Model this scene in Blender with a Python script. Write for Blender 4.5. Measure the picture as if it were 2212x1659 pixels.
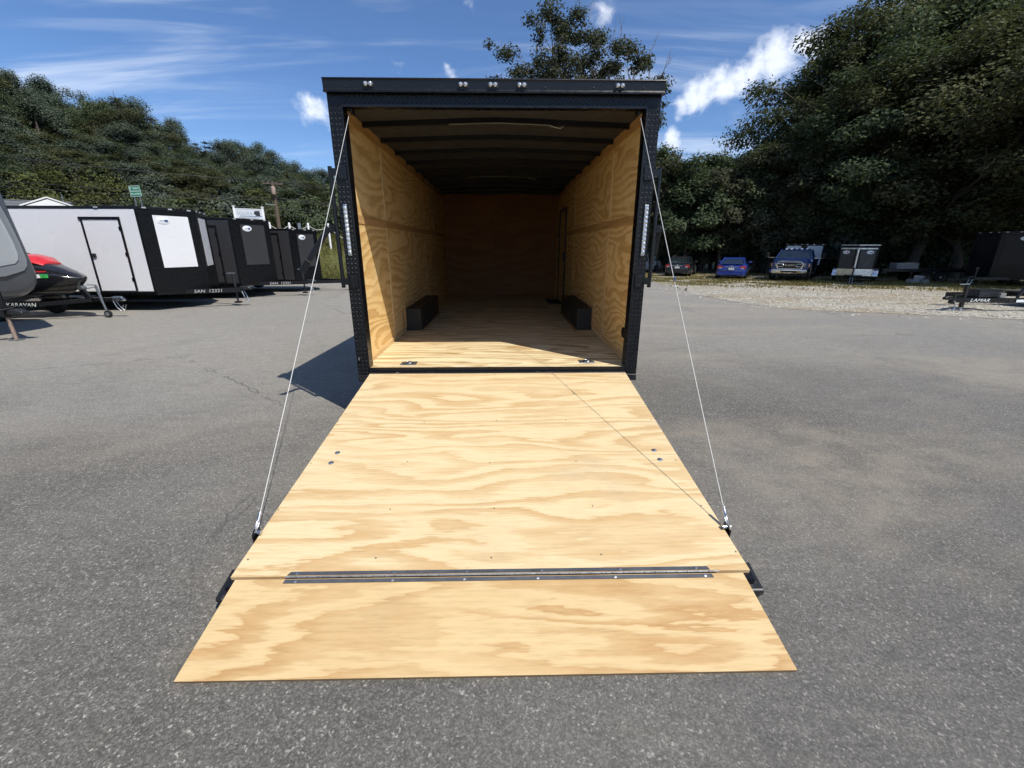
import bpy, math, random
import numpy as np
from mathutils import Vector, Matrix
R = math.radians
for o in list(bpy.data.objects):
    bpy.data.objects.remove(o)
S = bpy.context.scene
COL = S.collection
random.seed(7)

# ------------------------------------------------------------------ camera
cam = bpy.data.cameras.new('camera')
cam.sensor_width = 36.0
cam.lens = 36.0 * 923.7 / 2212.0
cam.clip_start = 0.05
cam.clip_end = 3000
camo = bpy.data.objects.new('camera', cam)
COL.objects.link(camo)
CR, CU, CF = Vector((0.9998, -0.01994, 0.00053)), Vector((0.00561, 0.30662, 0.95181)), Vector((0.01914, 0.95162, -0.30667))
CL = Vector((0.0527, -3.836, 1.5768))
camo.matrix_world = Matrix(((CR.x, CU.x, -CF.x, CL.x), (CR.y, CU.y, -CF.y, CL.y), (CR.z, CU.z, -CF.z, CL.z), (0, 0, 0, 1)))
S.camera = camo

# ------------------------------------------------------------------ sky, sun, exposure
SUN = Vector((0.5517, -0.5343, 1.0)).normalized()
W = bpy.data.worlds.new('World')
S.world = W
W.use_nodes = True
wt = W.node_tree
wt.nodes.clear()


def wn(t, **k):
    n = wt.nodes.new(t)
    for a, b in k.items():
        setattr(n, a, b)
    return n


def wl(a, b):
    wt.links.new(a, b)


def wmath(op, a, b=None, clamp=False):
    n = wn('ShaderNodeMath', operation=op, use_clamp=clamp)
    for i, x in enumerate((a, b)):
        if x is None:
            continue
        if isinstance(x, (int, float)):
            n.inputs[i].default_value = x
        else:
            wl(x, n.inputs[i])
    return n.outputs[0]


sky = wn('ShaderNodeTexSky', sky_type='NISHITA')
sky.sun_disc = False
sky.sun_elevation = R(52.5)
sky.sun_rotation = math.atan2(SUN.x, SUN.y)
sky.altitude = 1200
sky.air_density = 1.0
sky.dust_density = 0.05
sky.ozone_density = 3.0
tc = wn('ShaderNodeTexCoord')
sep = wn('ShaderNodeSeparateXYZ')
wl(tc.outputs['Generated'], sep.inputs[0])
den = wmath('ADD', wmath('MAXIMUM', sep.outputs[2], 0.02), 0.12)
cmb = wn('ShaderNodeCombineXYZ')
wl(wmath('DIVIDE', sep.outputs[0], den), cmb.inputs[0])
wl(wmath('DIVIDE', sep.outputs[1], den), cmb.inputs[1])


def wnoise(vec, scale, detail, rough, dist, scl=(1, 1, 1), rot=0.0, loc=(0, 0, 0)):
    mp = wn('ShaderNodeMapping')
    mp.inputs['Scale'].default_value = scl
    mp.inputs['Rotation'].default_value = (0, 0, rot)
    mp.inputs['Location'].default_value = loc
    wl(vec, mp.inputs['Vector'])
    n = wn('ShaderNodeTexNoise')
    n.inputs['Scale'].default_value = scale
    n.inputs['Detail'].default_value = detail
    n.inputs['Roughness'].default_value = rough
    n.inputs['Distortion'].default_value = dist
    wl(mp.outputs[0], n.inputs['Vector'])
    return n.outputs['Fac']


def wrange(v, a, b, c=0.0, d=1.0):
    n = wn('ShaderNodeMapRange', interpolation_type='SMOOTHSTEP')
    n.inputs[1].default_value, n.inputs[2].default_value = a, b
    n.inputs[3].default_value, n.inputs[4].default_value = c, d
    wl(v, n.inputs[0])
    return n.outputs[0]


# thin high cirrus, everywhere in the sky
cir = wmath('MULTIPLY', wrange(wnoise(cmb.outputs[0], 1.5, 5, 0.60, 0.7, (0.40, 1.7, 1), R(38)), 0.42, 0.78),
            wrange(wnoise(cmb.outputs[0], 0.45, 2, 0.5, 0.0, loc=(3.1, 0.4, 0)), 0.30, 0.58))
cir = wmath('ADD', wmath('MULTIPLY', cir, 0.62), 0.05)
# small fair-weather cumulus: soft noise blobs gathered in a few banks


def dirvec(u, v):
    d = CF + CR * ((u - 1106) / 923.7) - CU * ((v - 829.5) / 923.7)
    return d.normalized()


banks = [(1470, 224, .026, .9), (1500, 208, .034, 1), (1535, 200, .030, 1), (1570, 188, .030, 1), (1605, 168, .030, 1), (1640, 146, .032, 1), (1690, 122, .036, 1), (1745, 104, .034, 1), (1458, 288, .024, .9), (1520, 232, .016, .6),
         (678, 252, .032, .95), (640, 240, .018, .5), (860, 152, .018, .45), (968, 158, .016, .6), (1300, 8, .036, .7), (1010, 4, .02, .4), (262, 218, .012, .8), (1285, 122, .016, .3)]
wv = wn('ShaderNodeTexNoise')
wv.inputs['Scale'].default_value = 11
wv.inputs['Detail'].default_value = 5
wv.inputs['Roughness'].default_value = .6
wl(tc.outputs['Generated'], wv.inputs['Vector'])
wsub = wn('ShaderNodeVectorMath', operation='SUBTRACT')
wl(wv.outputs['Color'], wsub.inputs[0])
wsub.inputs[1].default_value = (.5, .5, .5)
wsc = wn('ShaderNodeVectorMath', operation='SCALE')
wsc.inputs['Scale'].default_value = .085
wl(wsub.outputs[0], wsc.inputs[0])
wadd = wn('ShaderNodeVectorMath', operation='ADD')
wl(tc.outputs['Generated'], wadd.inputs[0])
wl(wsc.outputs[0], wadd.inputs[1])
tot = None
for (u, v, s, a) in banks:
    d = dirvec(u, v)
    dt = wn('ShaderNodeVectorMath', operation='DISTANCE')
    wl(wadd.outputs[0], dt.inputs[0])
    dt.inputs[1].default_value = d
    g = wrange(dt.outputs['Value'], s * 1.35, s * 0.1, 0, a)
    tot = g if tot is None else wmath('MAXIMUM', tot, g)
cn = wnoise(tc.outputs['Generated'], 22, 5, 0.66, 0.5, (1, 1, 1.5))
cum = wrange(wmath('SUBTRACT', wmath('ADD', tot, wmath('MULTIPLY', cn, 1.35)), 0.74), 0.08, 1.05)
cum = wmath('MULTIPLY', cum, wrange(tot, 0.02, 0.3))
mix1 = wn('ShaderNodeMixRGB')
mix1.inputs[2].default_value = (7.2, 7.9, 9.0, 1)
hs = wn('ShaderNodeHueSaturation')
hs.inputs['Saturation'].default_value = 1.24
hs.inputs['Value'].default_value = 1.0
wl(sky.outputs[0], hs.inputs['Color'])
wl(cir, mix1.inputs[0])
tint = wn('ShaderNodeMixRGB', blend_type='MULTIPLY')
tint.inputs[0].default_value = 1.0
tint.inputs[2].default_value = (.98, .92, 1.0, 1)
wl(hs.outputs[0], tint.inputs[1])
wl(tint.outputs[0], mix1.inputs[1])
mix2 = wn('ShaderNodeMixRGB')
mix2.inputs[2].default_value = (9.5, 9.8, 10.4, 1)
wl(wmath('MULTIPLY', cum, 0.72), mix2.inputs[0])
wl(mix1.outputs[0], mix2.inputs[1])
W.cycles.sampling_method = 'MANUAL'
W.cycles.sample_map_resolution = 512
bg = wn('ShaderNodeBackground')
bg.inputs['Strength'].default_value = 0.12
wl(mix2.outputs[0], bg.inputs['Color'])
wo = wn('ShaderNodeOutputWorld')
wl(bg.outputs[0], wo.inputs[0])

sd = bpy.data.lights.new('sun', 'SUN')
sd.energy = 4.2
sd.angle = R(0.53)
sd.color = (1.0, 0.95, 0.87)
so = bpy.data.objects.new('sun', sd)
COL.objects.link(so)
so.rotation_euler = SUN.to_track_quat('Z', 'Y').to_euler()
so.location = (20, -20, 40)

S.view_settings.view_transform = 'Standard'
S.view_settings.look = 'None'
S.view_settings.exposure = 0.15
S.view_settings.gamma = 1.0
S.view_settings.use_curve_mapping = False
S.render.engine = 'CYCLES'
S.cycles.max_bounces = 6
S.cycles.diffuse_bounces = 3
S.cycles.glossy_bounces = 3
S.cycles.transmission_bounces = 3
S.cycles.transparent_max_bounces = 6
S.cycles.use_adaptive_sampling = True
S.cycles.adaptive_threshold = 0.03
S.cycles.caustics_reflective = False
S.cycles.caustics_refractive = False
S.cycles.use_denoising = True

# ------------------------------------------------------------------ terrain


def sst(a, b, x):
    t = min(1.0, max(0.0, (x - a) / (b - a)))
    return t * t * (3 - 2 * t)


def T(x, y):
    z = -0.02 * min(32.0, max(0.0, y - 1.0))
    w = -0.6 * x + 0.8 * y
    s = sst(24, 31, w) * sst(5, -3, x)
    z = z * (1 - s) + 2.15 * s
    z += sst(46, 64, w) * 0.2 * max(0.0, -x - 20.0) * sst(300, 140, w)
    return z


# ------------------------------------------------------------------ materials
MT = {}


class NT:
    def __init__(s, name):
        m = bpy.data.materials.new(name)
        m.use_nodes = True
        s.m = m
        s.t = m.node_tree
        s.b = s.t.nodes['Principled BSDF']
        s.out = s.t.nodes['Material Output']
        MT[name] = m

    def n(s, t, **k):
        x = s.t.nodes.new(t)
        for a, b in k.items():
            setattr(x, a, b)
        return x

    def l(s, a, b):
        s.t.links.new(a, b)

    def coord(s, kind='Object'):
        return s.n('ShaderNodeTexCoord').outputs[kind]

    def math(s, op, a, b=None, clamp=False):
        n = s.n('ShaderNodeMath', operation=op, use_clamp=clamp)
        for i, x in enumerate((a, b)):
            if x is None:
                continue
            if isinstance(x, (int, float)):
                n.inputs[i].default_value = x
            else:
                s.l(x, n.inputs[i])
        return n.outputs[0]

    def map(s, v, scl=(1, 1, 1), loc=(0, 0, 0), rot=(0, 0, 0)):
        n = s.n('ShaderNodeMapping')
        n.inputs['Scale'].default_value = scl
        n.inputs['Location'].default_value = loc
        n.inputs['Rotation'].default_value = rot
        s.l(v, n.inputs['Vector'])
        return n.outputs[0]

    def noise(s, v, scale, detail=4, rough=.55, dist=0.0, out='Fac'):
        n = s.n('ShaderNodeTexNoise')
        n.inputs['Scale'].default_value = scale
        n.inputs['Detail'].default_value = detail
        n.inputs['Roughness'].default_value = rough
        n.inputs['Distortion'].default_value = dist
        s.l(v, n.inputs['Vector'])
        return n.outputs[out]

    def voro(s, v, scale, out='Color', feature='F1'):
        n = s.n('ShaderNodeTexVoronoi', feature=feature)
        n.inputs['Scale'].default_value = scale
        s.l(v, n.inputs['Vector'])
        return n.outputs[out]

    def ramp(s, f, stops):
        n = s.n('ShaderNodeValToRGB')
        e = n.color_ramp.elements
        while len(e) < len(stops):
            e.new(0.5)
        for i, (p, c) in enumerate(stops):
            e[i].position = p
            e[i].color = (*c, 1) if len(c) == 3 else c
        s.l(f, n.inputs[0])
        return n.outputs[0]

    def mix(s, f, a, b, mode='MIX'):
        n = s.n('ShaderNodeMixRGB', blend_type=mode)
        for i, x in ((0, f), (1, a), (2, b)):
            if isinstance(x, (int, float)):
                n.inputs[i].default_value = x
            elif isinstance(x, tuple):
                n.inputs[i].default_value = (*x, 1)
            else:
                s.l(x, n.inputs[i])
        return n.outputs[0]

    def rng(s, v, a, b, c=0.0, d=1.0):
        n = s.n('ShaderNodeMapRange', interpolation_type='SMOOTHSTEP')
        n.inputs[1].default_value, n.inputs[2].default_value, n.inputs[3].default_value, n.inputs[4].default_value = a, b, c, d
        s.l(v, n.inputs[0])
        return n.outputs[0]

    def bump(s, h, strength, dist=0.01):
        n = s.n('ShaderNodeBump')
        n.inputs['Strength'].default_value = strength
        n.inputs['Distance'].default_value = dist
        s.l(h, n.inputs['Height'])
        s.l(n.outputs[0], s.b.inputs['Normal'])

    def set(s, col=None, rough=None, metal=None, spec=None, coat=None):
        b = s.b
        if col is not None:
            if isinstance(col, tuple):
                b.inputs['Base Color'].default_value = (*col, 1)
            else:
                s.l(col, b.inputs['Base Color'])
        if rough is not None:
            if isinstance(rough, (int, float)):
                b.inputs['Roughness'].default_value = rough
            else:
                s.l(rough, b.inputs['Roughness'])
        if metal is not None:
            b.inputs['Metallic'].default_value = metal
        if spec is not None:
            b.inputs['Specular IOR Level'].default_value = spec
        if coat is not None:
            b.inputs['Coat Weight'].default_value = coat
            b.inputs['Coat Roughness'].default_value = 0.06


def simple(name, col, rough=.5, metal=0.0, var=.12, scale=6.0, coat=None, spec=None, bump=0.0, bscale=60):
    n = NT(name)
    c = n.coord()
    f = n.noise(c, scale, 5, .6)
    lo = tuple(x * (1 - var) for x in col)
    hi = tuple(min(1, x * (1 + var)) for x in col)
    n.set(n.ramp(f, [(.3, lo), (.7, hi)]), n.rng(n.noise(c, scale * 2.3, 4), .3, .7, max(.02, rough - .06), min(1, rough + .08)), metal, spec, coat)
    if bump:
        n.bump(n.noise(c, bscale, 3), bump, .004)
    return n.m


def mat_ply(name, grain, across, cream, tan, k1, k2, lo=.30, am=1.3, rag=.8, blotch=.35):
    """plywood face veneer: growth bands run along the grain axis; k1 bands per metre across, bent by a stretched noise of k2 bands"""
    n = NT(name)
    oi = n.n('ShaderNodeObjectInfo')
    off = n.n('ShaderNodeVectorMath', operation='SCALE')
    off.inputs[0].default_value = (13.7, 9.1, 17.3)
    n.l(oi.outputs['Random'], off.inputs['Scale'])
    add = n.n('ShaderNodeVectorMath', operation='ADD')
    n.l(n.coord(), add.inputs[0])
    n.l(off.outputs[0], add.inputs[1])
    c = add.outputs[0]

    def sc(g, a_):
        v = [0.0, 0.0, 0.0]
        v['XYZ'.index(grain)] = g
        v['XYZ'.index(across)] = a_
        return tuple(v)

    sp = n.n('ShaderNodeSeparateXYZ')
    n.l(c, sp.inputs[0])
    ac = sp.outputs['XYZ'.index(across)]
    h = n.noise(n.map(c, sc(lo, am)), 1.0, 2.0, .5, .35)
    ragged = n.noise(n.map(c, sc(2.2, 16)), 1.0, 3, .75)
    fine = n.noise(n.map(c, sc(5, 70)), 1.0, 3, .75)
    hh = n.math('ADD', n.math('ADD', n.math('MULTIPLY', ac, k1), n.math('MULTIPLY', h, k2)), n.math('MULTIPLY', ragged, rag))
    fr = n.math('FRACT', hh)
    band = n.ramp(fr, [(0.0, (0, 0, 0)), (.30, (.05, .05, .05)), (.44, (.55, .55, .55)), (.82, (1, 1, 1)), (.88, (.22, .22, .22)), (1.0, (0, 0, 0))])
    blot = n.noise(n.map(c, sc(.8, 2.4)), 1.0, 3, .6, .4)
    f = n.math('MULTIPLY', band, n.rng(blot, .30, .62, blotch, 1.0))
    colr = n.mix(f, cream, tan)
    colr = n.mix(n.rng(n.noise(n.map(c, sc(1.3, 3.0), (5, 2, 8)), 1.0, 3, .6), .44, .72, 0, .35), colr, tuple(x * .60 + y * .40 for x, y in zip(tan, cream)))
    colr = n.mix(1.0, colr, n.ramp(fine, [(.25, (.84, .81, .76)), (.5, (1, 1, 1)), (.75, (1.06, 1.06, 1.07))]), 'MULTIPLY')
    # knots, pitch streaks, scuffs
    vd = n.voro(n.map(c, sc(.55, 1.5)), 1.0, 'Distance')
    colr = n.mix(n.rng(vd, .065, .02, 0, .45), colr, tuple(x * y for x, y in zip(tan, (.72, .58, .42))))
    pt = n.noise(n.map(c, sc(1.1, 9), (2, 7, 4)), 1.0, 3, .7, .6)
    colr = n.mix(n.rng(pt, .68, .76, 0, .45), colr, tuple(x * y for x, y in zip(tan, (.80, .66, .50))))
    grime = n.noise(c, 1.7, 4, .65)
    colr = n.mix(n.rng(grime, .58, .80, 0, .28), colr, (.40, .33, .25))
    n.set(colr, .62, spec=.3)
    n.bump(fine, .12, .002)
    return n.m


CREAM, TAN = (.775, .61, .35), (.605, .395, .18)
mat_ply('ply_ramp', 'X', 'Y', CREAM, TAN, 6.0, 8.0, .55, 2.6, 1.1, .35)
mat_ply('ply_flap', 'X', 'Y', (.66, .485, .245), (.49, .29, .115), 4.0, 8.0, .55, 2.8, 1.6, .25)
mat_ply('ply_floor', 'X', 'Y', (.88, .745, .46), (.47, .285, .11), 8.0, 11.0, .40, 2.2, .9, .6)
mat_ply('ply_wall', 'Y', 'Z', (.87, .62, .285), (.60, .345, .115), 9.0, 13.0, .45, 1.5, 1.2, .5)
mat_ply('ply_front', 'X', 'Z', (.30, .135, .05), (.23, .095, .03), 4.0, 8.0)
mat_ply('trim_wood', 'Y', 'Z', (.56, .345, .145), (.46, .255, .09), 10.0, 3.0)
mat_ply('base_wood', 'Y', 'Z', (.78, .57, .30), (.56, .35, .14), 12.0, 4.0)
mat_ply('batten_wood', 'Z', 'Y', (.82, .63, .36), (.66, .45, .21), 20.0, 3.0)

n = NT('ply_edge')
c = n.coord()
n.set(n.ramp(n.math('FRACT', n.math('MULTIPLY', n.noise(n.map(c, (1, 1, 60)), 2.0, 2), 9)), [(0, (.42, .25, .11)), (.5, (.26, .15, .07)), (1, (.5, .32, .16))]), .8)

# asphalt
n = NT('asphalt')
c = n.coord()
v1 = n.n('ShaderNodeSeparateColor')
n.l(n.voro(c, 170), v1.inputs[0])
v2 = n.n('ShaderNodeSeparateColor')
n.l(n.voro(n.map(c, loc=(3, 7, 1)), 105), v2.inputs[0])
st = n.math('ADD', n.math('MULTIPLY', n.math('POWER', v1.outputs[0], 1.4), .72), n.math('MULTIPLY', n.math('POWER', v2.outputs[1], 7.0), .55))
base = n.ramp(st, [(0, (.052, .051, .048)), (.30, (.088, .086, .080)), (.6, (.136, .132, .123)), (.85, (.22, .212, .196)), (1, (.38, .365, .335))])
dist_patch = n.noise(c, .22, 3, .6, .4)
base = n.mix(n.rng(dist_patch, .36, .62, .0, .30), base, (.21, .205, .192))
sepa = n.n('ShaderNodeSeparateXYZ')
n.l(c, sepa.inputs[0])
far_pale = n.math('MULTIPLY', n.rng(n.math('ADD', sepa.outputs[1], n.math('MULTIPLY', dist_patch, 7.0)), .0, 8.0), .74)  # asphalt colour turns paler along y, broken up by noise
base = n.mix(far_pale, base, n.ramp(v1.outputs[0], [(0, (.165, .161, .150)), (1, (.42, .408, .375))]))
mid = n.math('ADD', n.math('MULTIPLY', n.noise(c, 38, 2, .7), .6), n.math('MULTIPLY', n.noise(n.map(c, (.55, 1.5, 1), rot=(0, 0, R(8))), 7, 3, .7), .45))
base = n.mix(1.0, base, n.ramp(mid, [(.28, (.80, .78, .74)), (.5, (1.08, 1.05, 1.0)), (.72, (1.34, 1.30, 1.22))]), 'MULTIPLY')
sand = n.math('MULTIPLY', n.rng(n.noise(n.map(c, (.26, .62, 1), rot=(0, 0, R(-32))), .8, 4, .66, .7), .44, .68), n.rng(n.noise(c, 3.1, 3, .7), .25, .7, .25, 1))
sepx = n.n('ShaderNodeSeparateXYZ')
n.l(c, sepx.inputs[0])
sand = n.math('MULTIPLY', sand, n.rng(sepx.outputs[0], -4.0, 2.5, .45, 1.25))
base = n.mix(n.math('MULTIPLY', sand, .40), base, (.40, .345, .26))
dark = n.rng(n.noise(n.map(c, (.5, .18, 1), loc=(9, 2, 0), rot=(0, 0, R(20))), .9, 3, .6, .3), .60, .76, 0, .30)
base = n.mix(dark, base, (.075, .075, .075))
crk = n.voro(n.map(c, (.16, .10, 1), loc=(2, 5, 0)), 1.0, 'Distance', 'DISTANCE_TO_EDGE')
wob = n.math('ADD', crk, n.math('MULTIPLY', n.math('SUBTRACT', n.noise(c, 2.4, 3, .65), .5), .03))
base = n.mix(n.math('MULTIPLY', n.rng(n.math('ABSOLUTE', wob), .0016, .0004, 0, .5), n.rng(n.noise(c, .3, 2), .45, .6)), base, (.03, .03, .03))
n.set(base, .86, spec=.25)
n.b.inputs['Diffuse Roughness'].default_value = 0.25
n.bump(v1.outputs[1], .6, .004)

# gravel ground
n = NT('gravel_bed')
c = n.coord()
vg = n.n('ShaderNodeSeparateColor')
n.l(n.voro(c, 24), vg.inputs[0])
vh = n.n('ShaderNodeSeparateColor')
n.l(n.voro(n.map(c, loc=(1, 4, 0)), 12), vh.inputs[0])
gb = n.ramp(n.math('ADD', n.math('MULTIPLY', vg.outputs[0], .6), n.math('MULTIPLY', vh.outputs[1], .4)), [(0.05, (.17, .158, .13)), (.35, (.37, .345, .285)), (.7, (.55, .515, .43)), (1, (.76, .72, .63))])
dirt = n.rng(n.noise(n.map(c, (.22, .5, 1), loc=(4, 1, 0)), .8, 6, .65, .6), .46, .62)
gb = n.mix(n.math('MULTIPLY', dirt, .72), gb, n.ramp(n.noise(c, 9, 5, .7), [(.3, (.30, .23, .145)), (.7, (.42, .34, .23))]))
grs = n.rng(n.noise(n.map(c, (.3, .62, 1), loc=(8, 3, 0)), .9, 5, .7, .6), .40, .56)
sepg = n.n('ShaderNodeSeparateXYZ')
n.l(c, sepg.inputs[0])
band = n.math('MULTIPLY', n.rng(n.math('ADD', sepg.outputs[1], n.math('MULTIPLY', sepg.outputs[0], .35)), 20.0, 24.5), .9)
gb = n.mix(n.math('MULTIPLY', grs, n.math('MAXIMUM', band, .18)), gb, n.ramp(n.noise(c, 14, 5, .7), [(.3, (.12, .108, .030)), (.7, (.31, .24, .085))]))
n.set(gb, .9, spec=.15)
n.bump(n.math('ADD', vg.outputs[1], vh.outputs[0]), 1.0, .03)

# rough grass bank and far ground
n = NT('meadow')
c = n.coord()
a = n.ramp(n.noise(c, 5, 7, .72), [(.25, (.045, .055, .018)), (.5, (.10, .105, .035)), (.75, (.20, .18, .075))])
a = n.mix(n.rng(n.noise(n.map(c, loc=(3, 3, 3)), .55, 5, .65), .55, .68, 0, .8), a, n.ramp(n.noise(c, 8, 5), [(.3, (.13, .095, .06)), (.7, (.23, .18, .125))]))
n.set(a, .95, spec=.1)
n.bump(n.noise(c, 12, 5, .7), 1.0, .06)

simple('road_asphalt', (.10, .10, .10), .9, var=.2, scale=2)
simple('black_paint', (.006, .0064, .008), .30, var=.25, scale=9, spec=.45)
simple('black_plate', (.004, .0044, .0056), .30, var=.2, scale=12, spec=.38)
n = NT('scuffed_black')
c = n.coord()
sc = n.rng(n.noise(n.map(c, (1, 1, 3)), 16, 7, .75, .6), .57, .66)
n.set(n.mix(n.math('MULTIPLY', sc, n.rng(n.noise(c, 2.2, 3), .40, .6)), (.012, .012, .013), (.32, .29, .25)), .42)
simple('tread_worn', (.010, .011, .013), .30, var=.4, scale=20, spec=.5)
simple('charcoal_skin', (.038, .038, .041), .34, var=.05, scale=2, spec=.5)
simple('white_skin', (.80, .80, .805), .32, var=.025, scale=1.4, coat=.2)
simple('black_rubber', (.014, .014, .014), .8, var=.2)
simple('steel', (.55, .56, .58), .28, 1.0, var=.1, scale=14)
simple('galvanised', (.48, .50, .51), .42, 1.0, var=.18, scale=22)
simple('dark_steel', (.045, .047, .05), .45, .6, var=.2, scale=18)
simple('hinge_steel', (.095, .10, .11), .45, .2, var=.25, scale=14)
simple('hinge_pin', (.30, .30, .30), .5, .5, var=.3, scale=30)
simple('cable_wire', (.60, .60, .58), .5, .25, var=.06, scale=60)
simple('ceiling_skin', (.044, .044, .045), .6, var=.08, scale=3)
simple('bow_black', (.004, .004, .0045), .55, var=.2)
simple('box_black', (.026, .025, .023), .5, var=.2, scale=5)
simple('white_plastic', (.82, .82, .80), .4, var=.03)
simple('strip_dim', (.24, .23, .21), .5, var=.05)
simple('white_vinyl', (.84, .84, .83), .45, var=.03)
simple('wood_pole', (.115, .085, .062), .85, var=.3, scale=9)
simple('rope_fibre', (.62, .59, .52), .9, var=.12, scale=30)
simple('sign_green', (.010, .26, .15), .45, var=.06, scale=3)
simple('sign_white', (.86, .90, .86), .5, var=.02)
simple('sign_board', (.62, .66, .70), .5, var=.06, scale=2)
simple('sign_dark', (.02, .022, .03), .5, var=.1)
simple('sign_grey', (.30, .32, .37), .5, var=.1)
simple('chalk', (.50, .50, .48), .9, var=.15, scale=40)
simple('badge_white', (.80, .82, .83), .4, var=.03)
simple('badge_blue', (.05, .09, .20), .4, var=.1)
simple('badge_red', (.45, .03, .03), .4, var=.1)
simple('paint_black_car', (.013, .014, .019), .22, var=.12, coat=.6)
simple('paint_blue', (.014, .040, .24), .25, var=.1, coat=.7)
simple('paint_navy', (.010, .026, .105), .24, var=.1, coat=.7)
simple('paint_white', (.78, .78, .76), .28, var=.03, coat=.5)
simple('chrome', (.78, .78, .78), .10, 1.0, var=.04)
simple('tail_red', (.42, .012, .012), .18, var=.2, coat=.6)
simple('lamp_clear', (.62, .63, .64), .12, .4, var=.12, scale=30, coat=.5)
simple('amber', (.75, .25, .02), .25, var=.1)
simple('plate_white', (.72, .74, .74), .4, var=.1, scale=30)
simple('camper_dark', (.085, .092, .10), .35, var=.06, scale=2, coat=.3)
simple('camper_mid', (.21, .225, .235), .35, var=.05, scale=2, coat=.3)
simple('camper_light', (.37, .39, .395), .35, var=.04, scale=2, coat=.3)
simple('rusty_steel', (.34, .25, .20), .6, .4, var=.3, scale=22)
simple('pwc_black', (.014, .014, .016), .22, var=.15, coat=.6)
simple('pwc_red', (.62, .025, .03), .3, var=.08, coat=.5)
simple('sticker_green', (.05, .48, .10), .5, var=.05)
simple('roof_shingle', (.14, .145, .15), .85, var=.25, scale=6)
simple('tarp_grey', (.27, .26, .25), .8, var=.15, scale=3)
simple('concrete', (.33, .32, .30), .9, var=.2, scale=7)
simple('aluminium', (.76, .77, .78), .30, 1.0, var=.18, scale=5)
simple('bark', (.085, .068, .052), .9, var=.35, scale=7)
simple('bark_pale', (.20, .185, .16), .9, var=.3, scale=7)

n = NT('clear_lens')
n.set((.90, .92, .95), .06, 0.0)
n.b.inputs['Transmission Weight'].default_value = .35
n.b.inputs['Coat Weight'].default_value = .8
n.b.inputs['Metallic'].default_value = .55

n = NT('car_glass')
n.set((.012, .016, .018), .05, 0.0, spec=.9, coat=.4)


def leafmat(name, lo, hi, trans=.28):
    n = NT(name)
    g = n.n('ShaderNodeNewGeometry')
    oi = n.n('ShaderNodeObjectInfo')
    f = n.math('ADD', n.math('MULTIPLY', g.outputs['Random Per Island'], .7), n.math('MULTIPLY', oi.outputs['Random'], .3))
    col = n.ramp(f, [(.08, lo), (.6, tuple((x + y) / 2 for x, y in zip(lo, hi))), (.97, hi)])
    n.set(col, .75, spec=.08)
    tr = n.n('ShaderNodeBsdfTranslucent')
    n.l(n.mix(.55, col, (.09, .12, .02)), tr.inputs[0])
    mx = n.n('ShaderNodeMixShader')
    mx.inputs[0].default_value = trans
    n.l(n.b.outputs[0], mx.inputs[1])
    n.l(tr.outputs[0], mx.inputs[2])
    n.l(mx.outputs[0], n.out.inputs[0])
    return n.m


leafmat('leaf_hill', (.074, .102, .080), (.185, .215, .160))  # bluish lift puts hillside haze into the leaf colour
leafmat('leaf_oak', (.050, .060, .032), (.160, .160, .080))
leafmat('leaf_mid', (.054, .080, .044), (.150, .180, .095))
leafmat('leaf_pine', (.028, .048, .032), (.065, .095, .060), .12)
leafmat('leaf_cotton', (.050, .056, .032), (.115, .115, .075))
leafmat('leaf_bright', (.060, .075, .026), (.140, .148, .055))
leafmat('dry_grass', (.12, .105, .028), (.36, .29, .11), .25)
leafmat('grass_blade', (.055, .068, .018), (.20, .17, .06), .3)

# ------------------------------------------------------------------ mesh helpers


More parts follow.
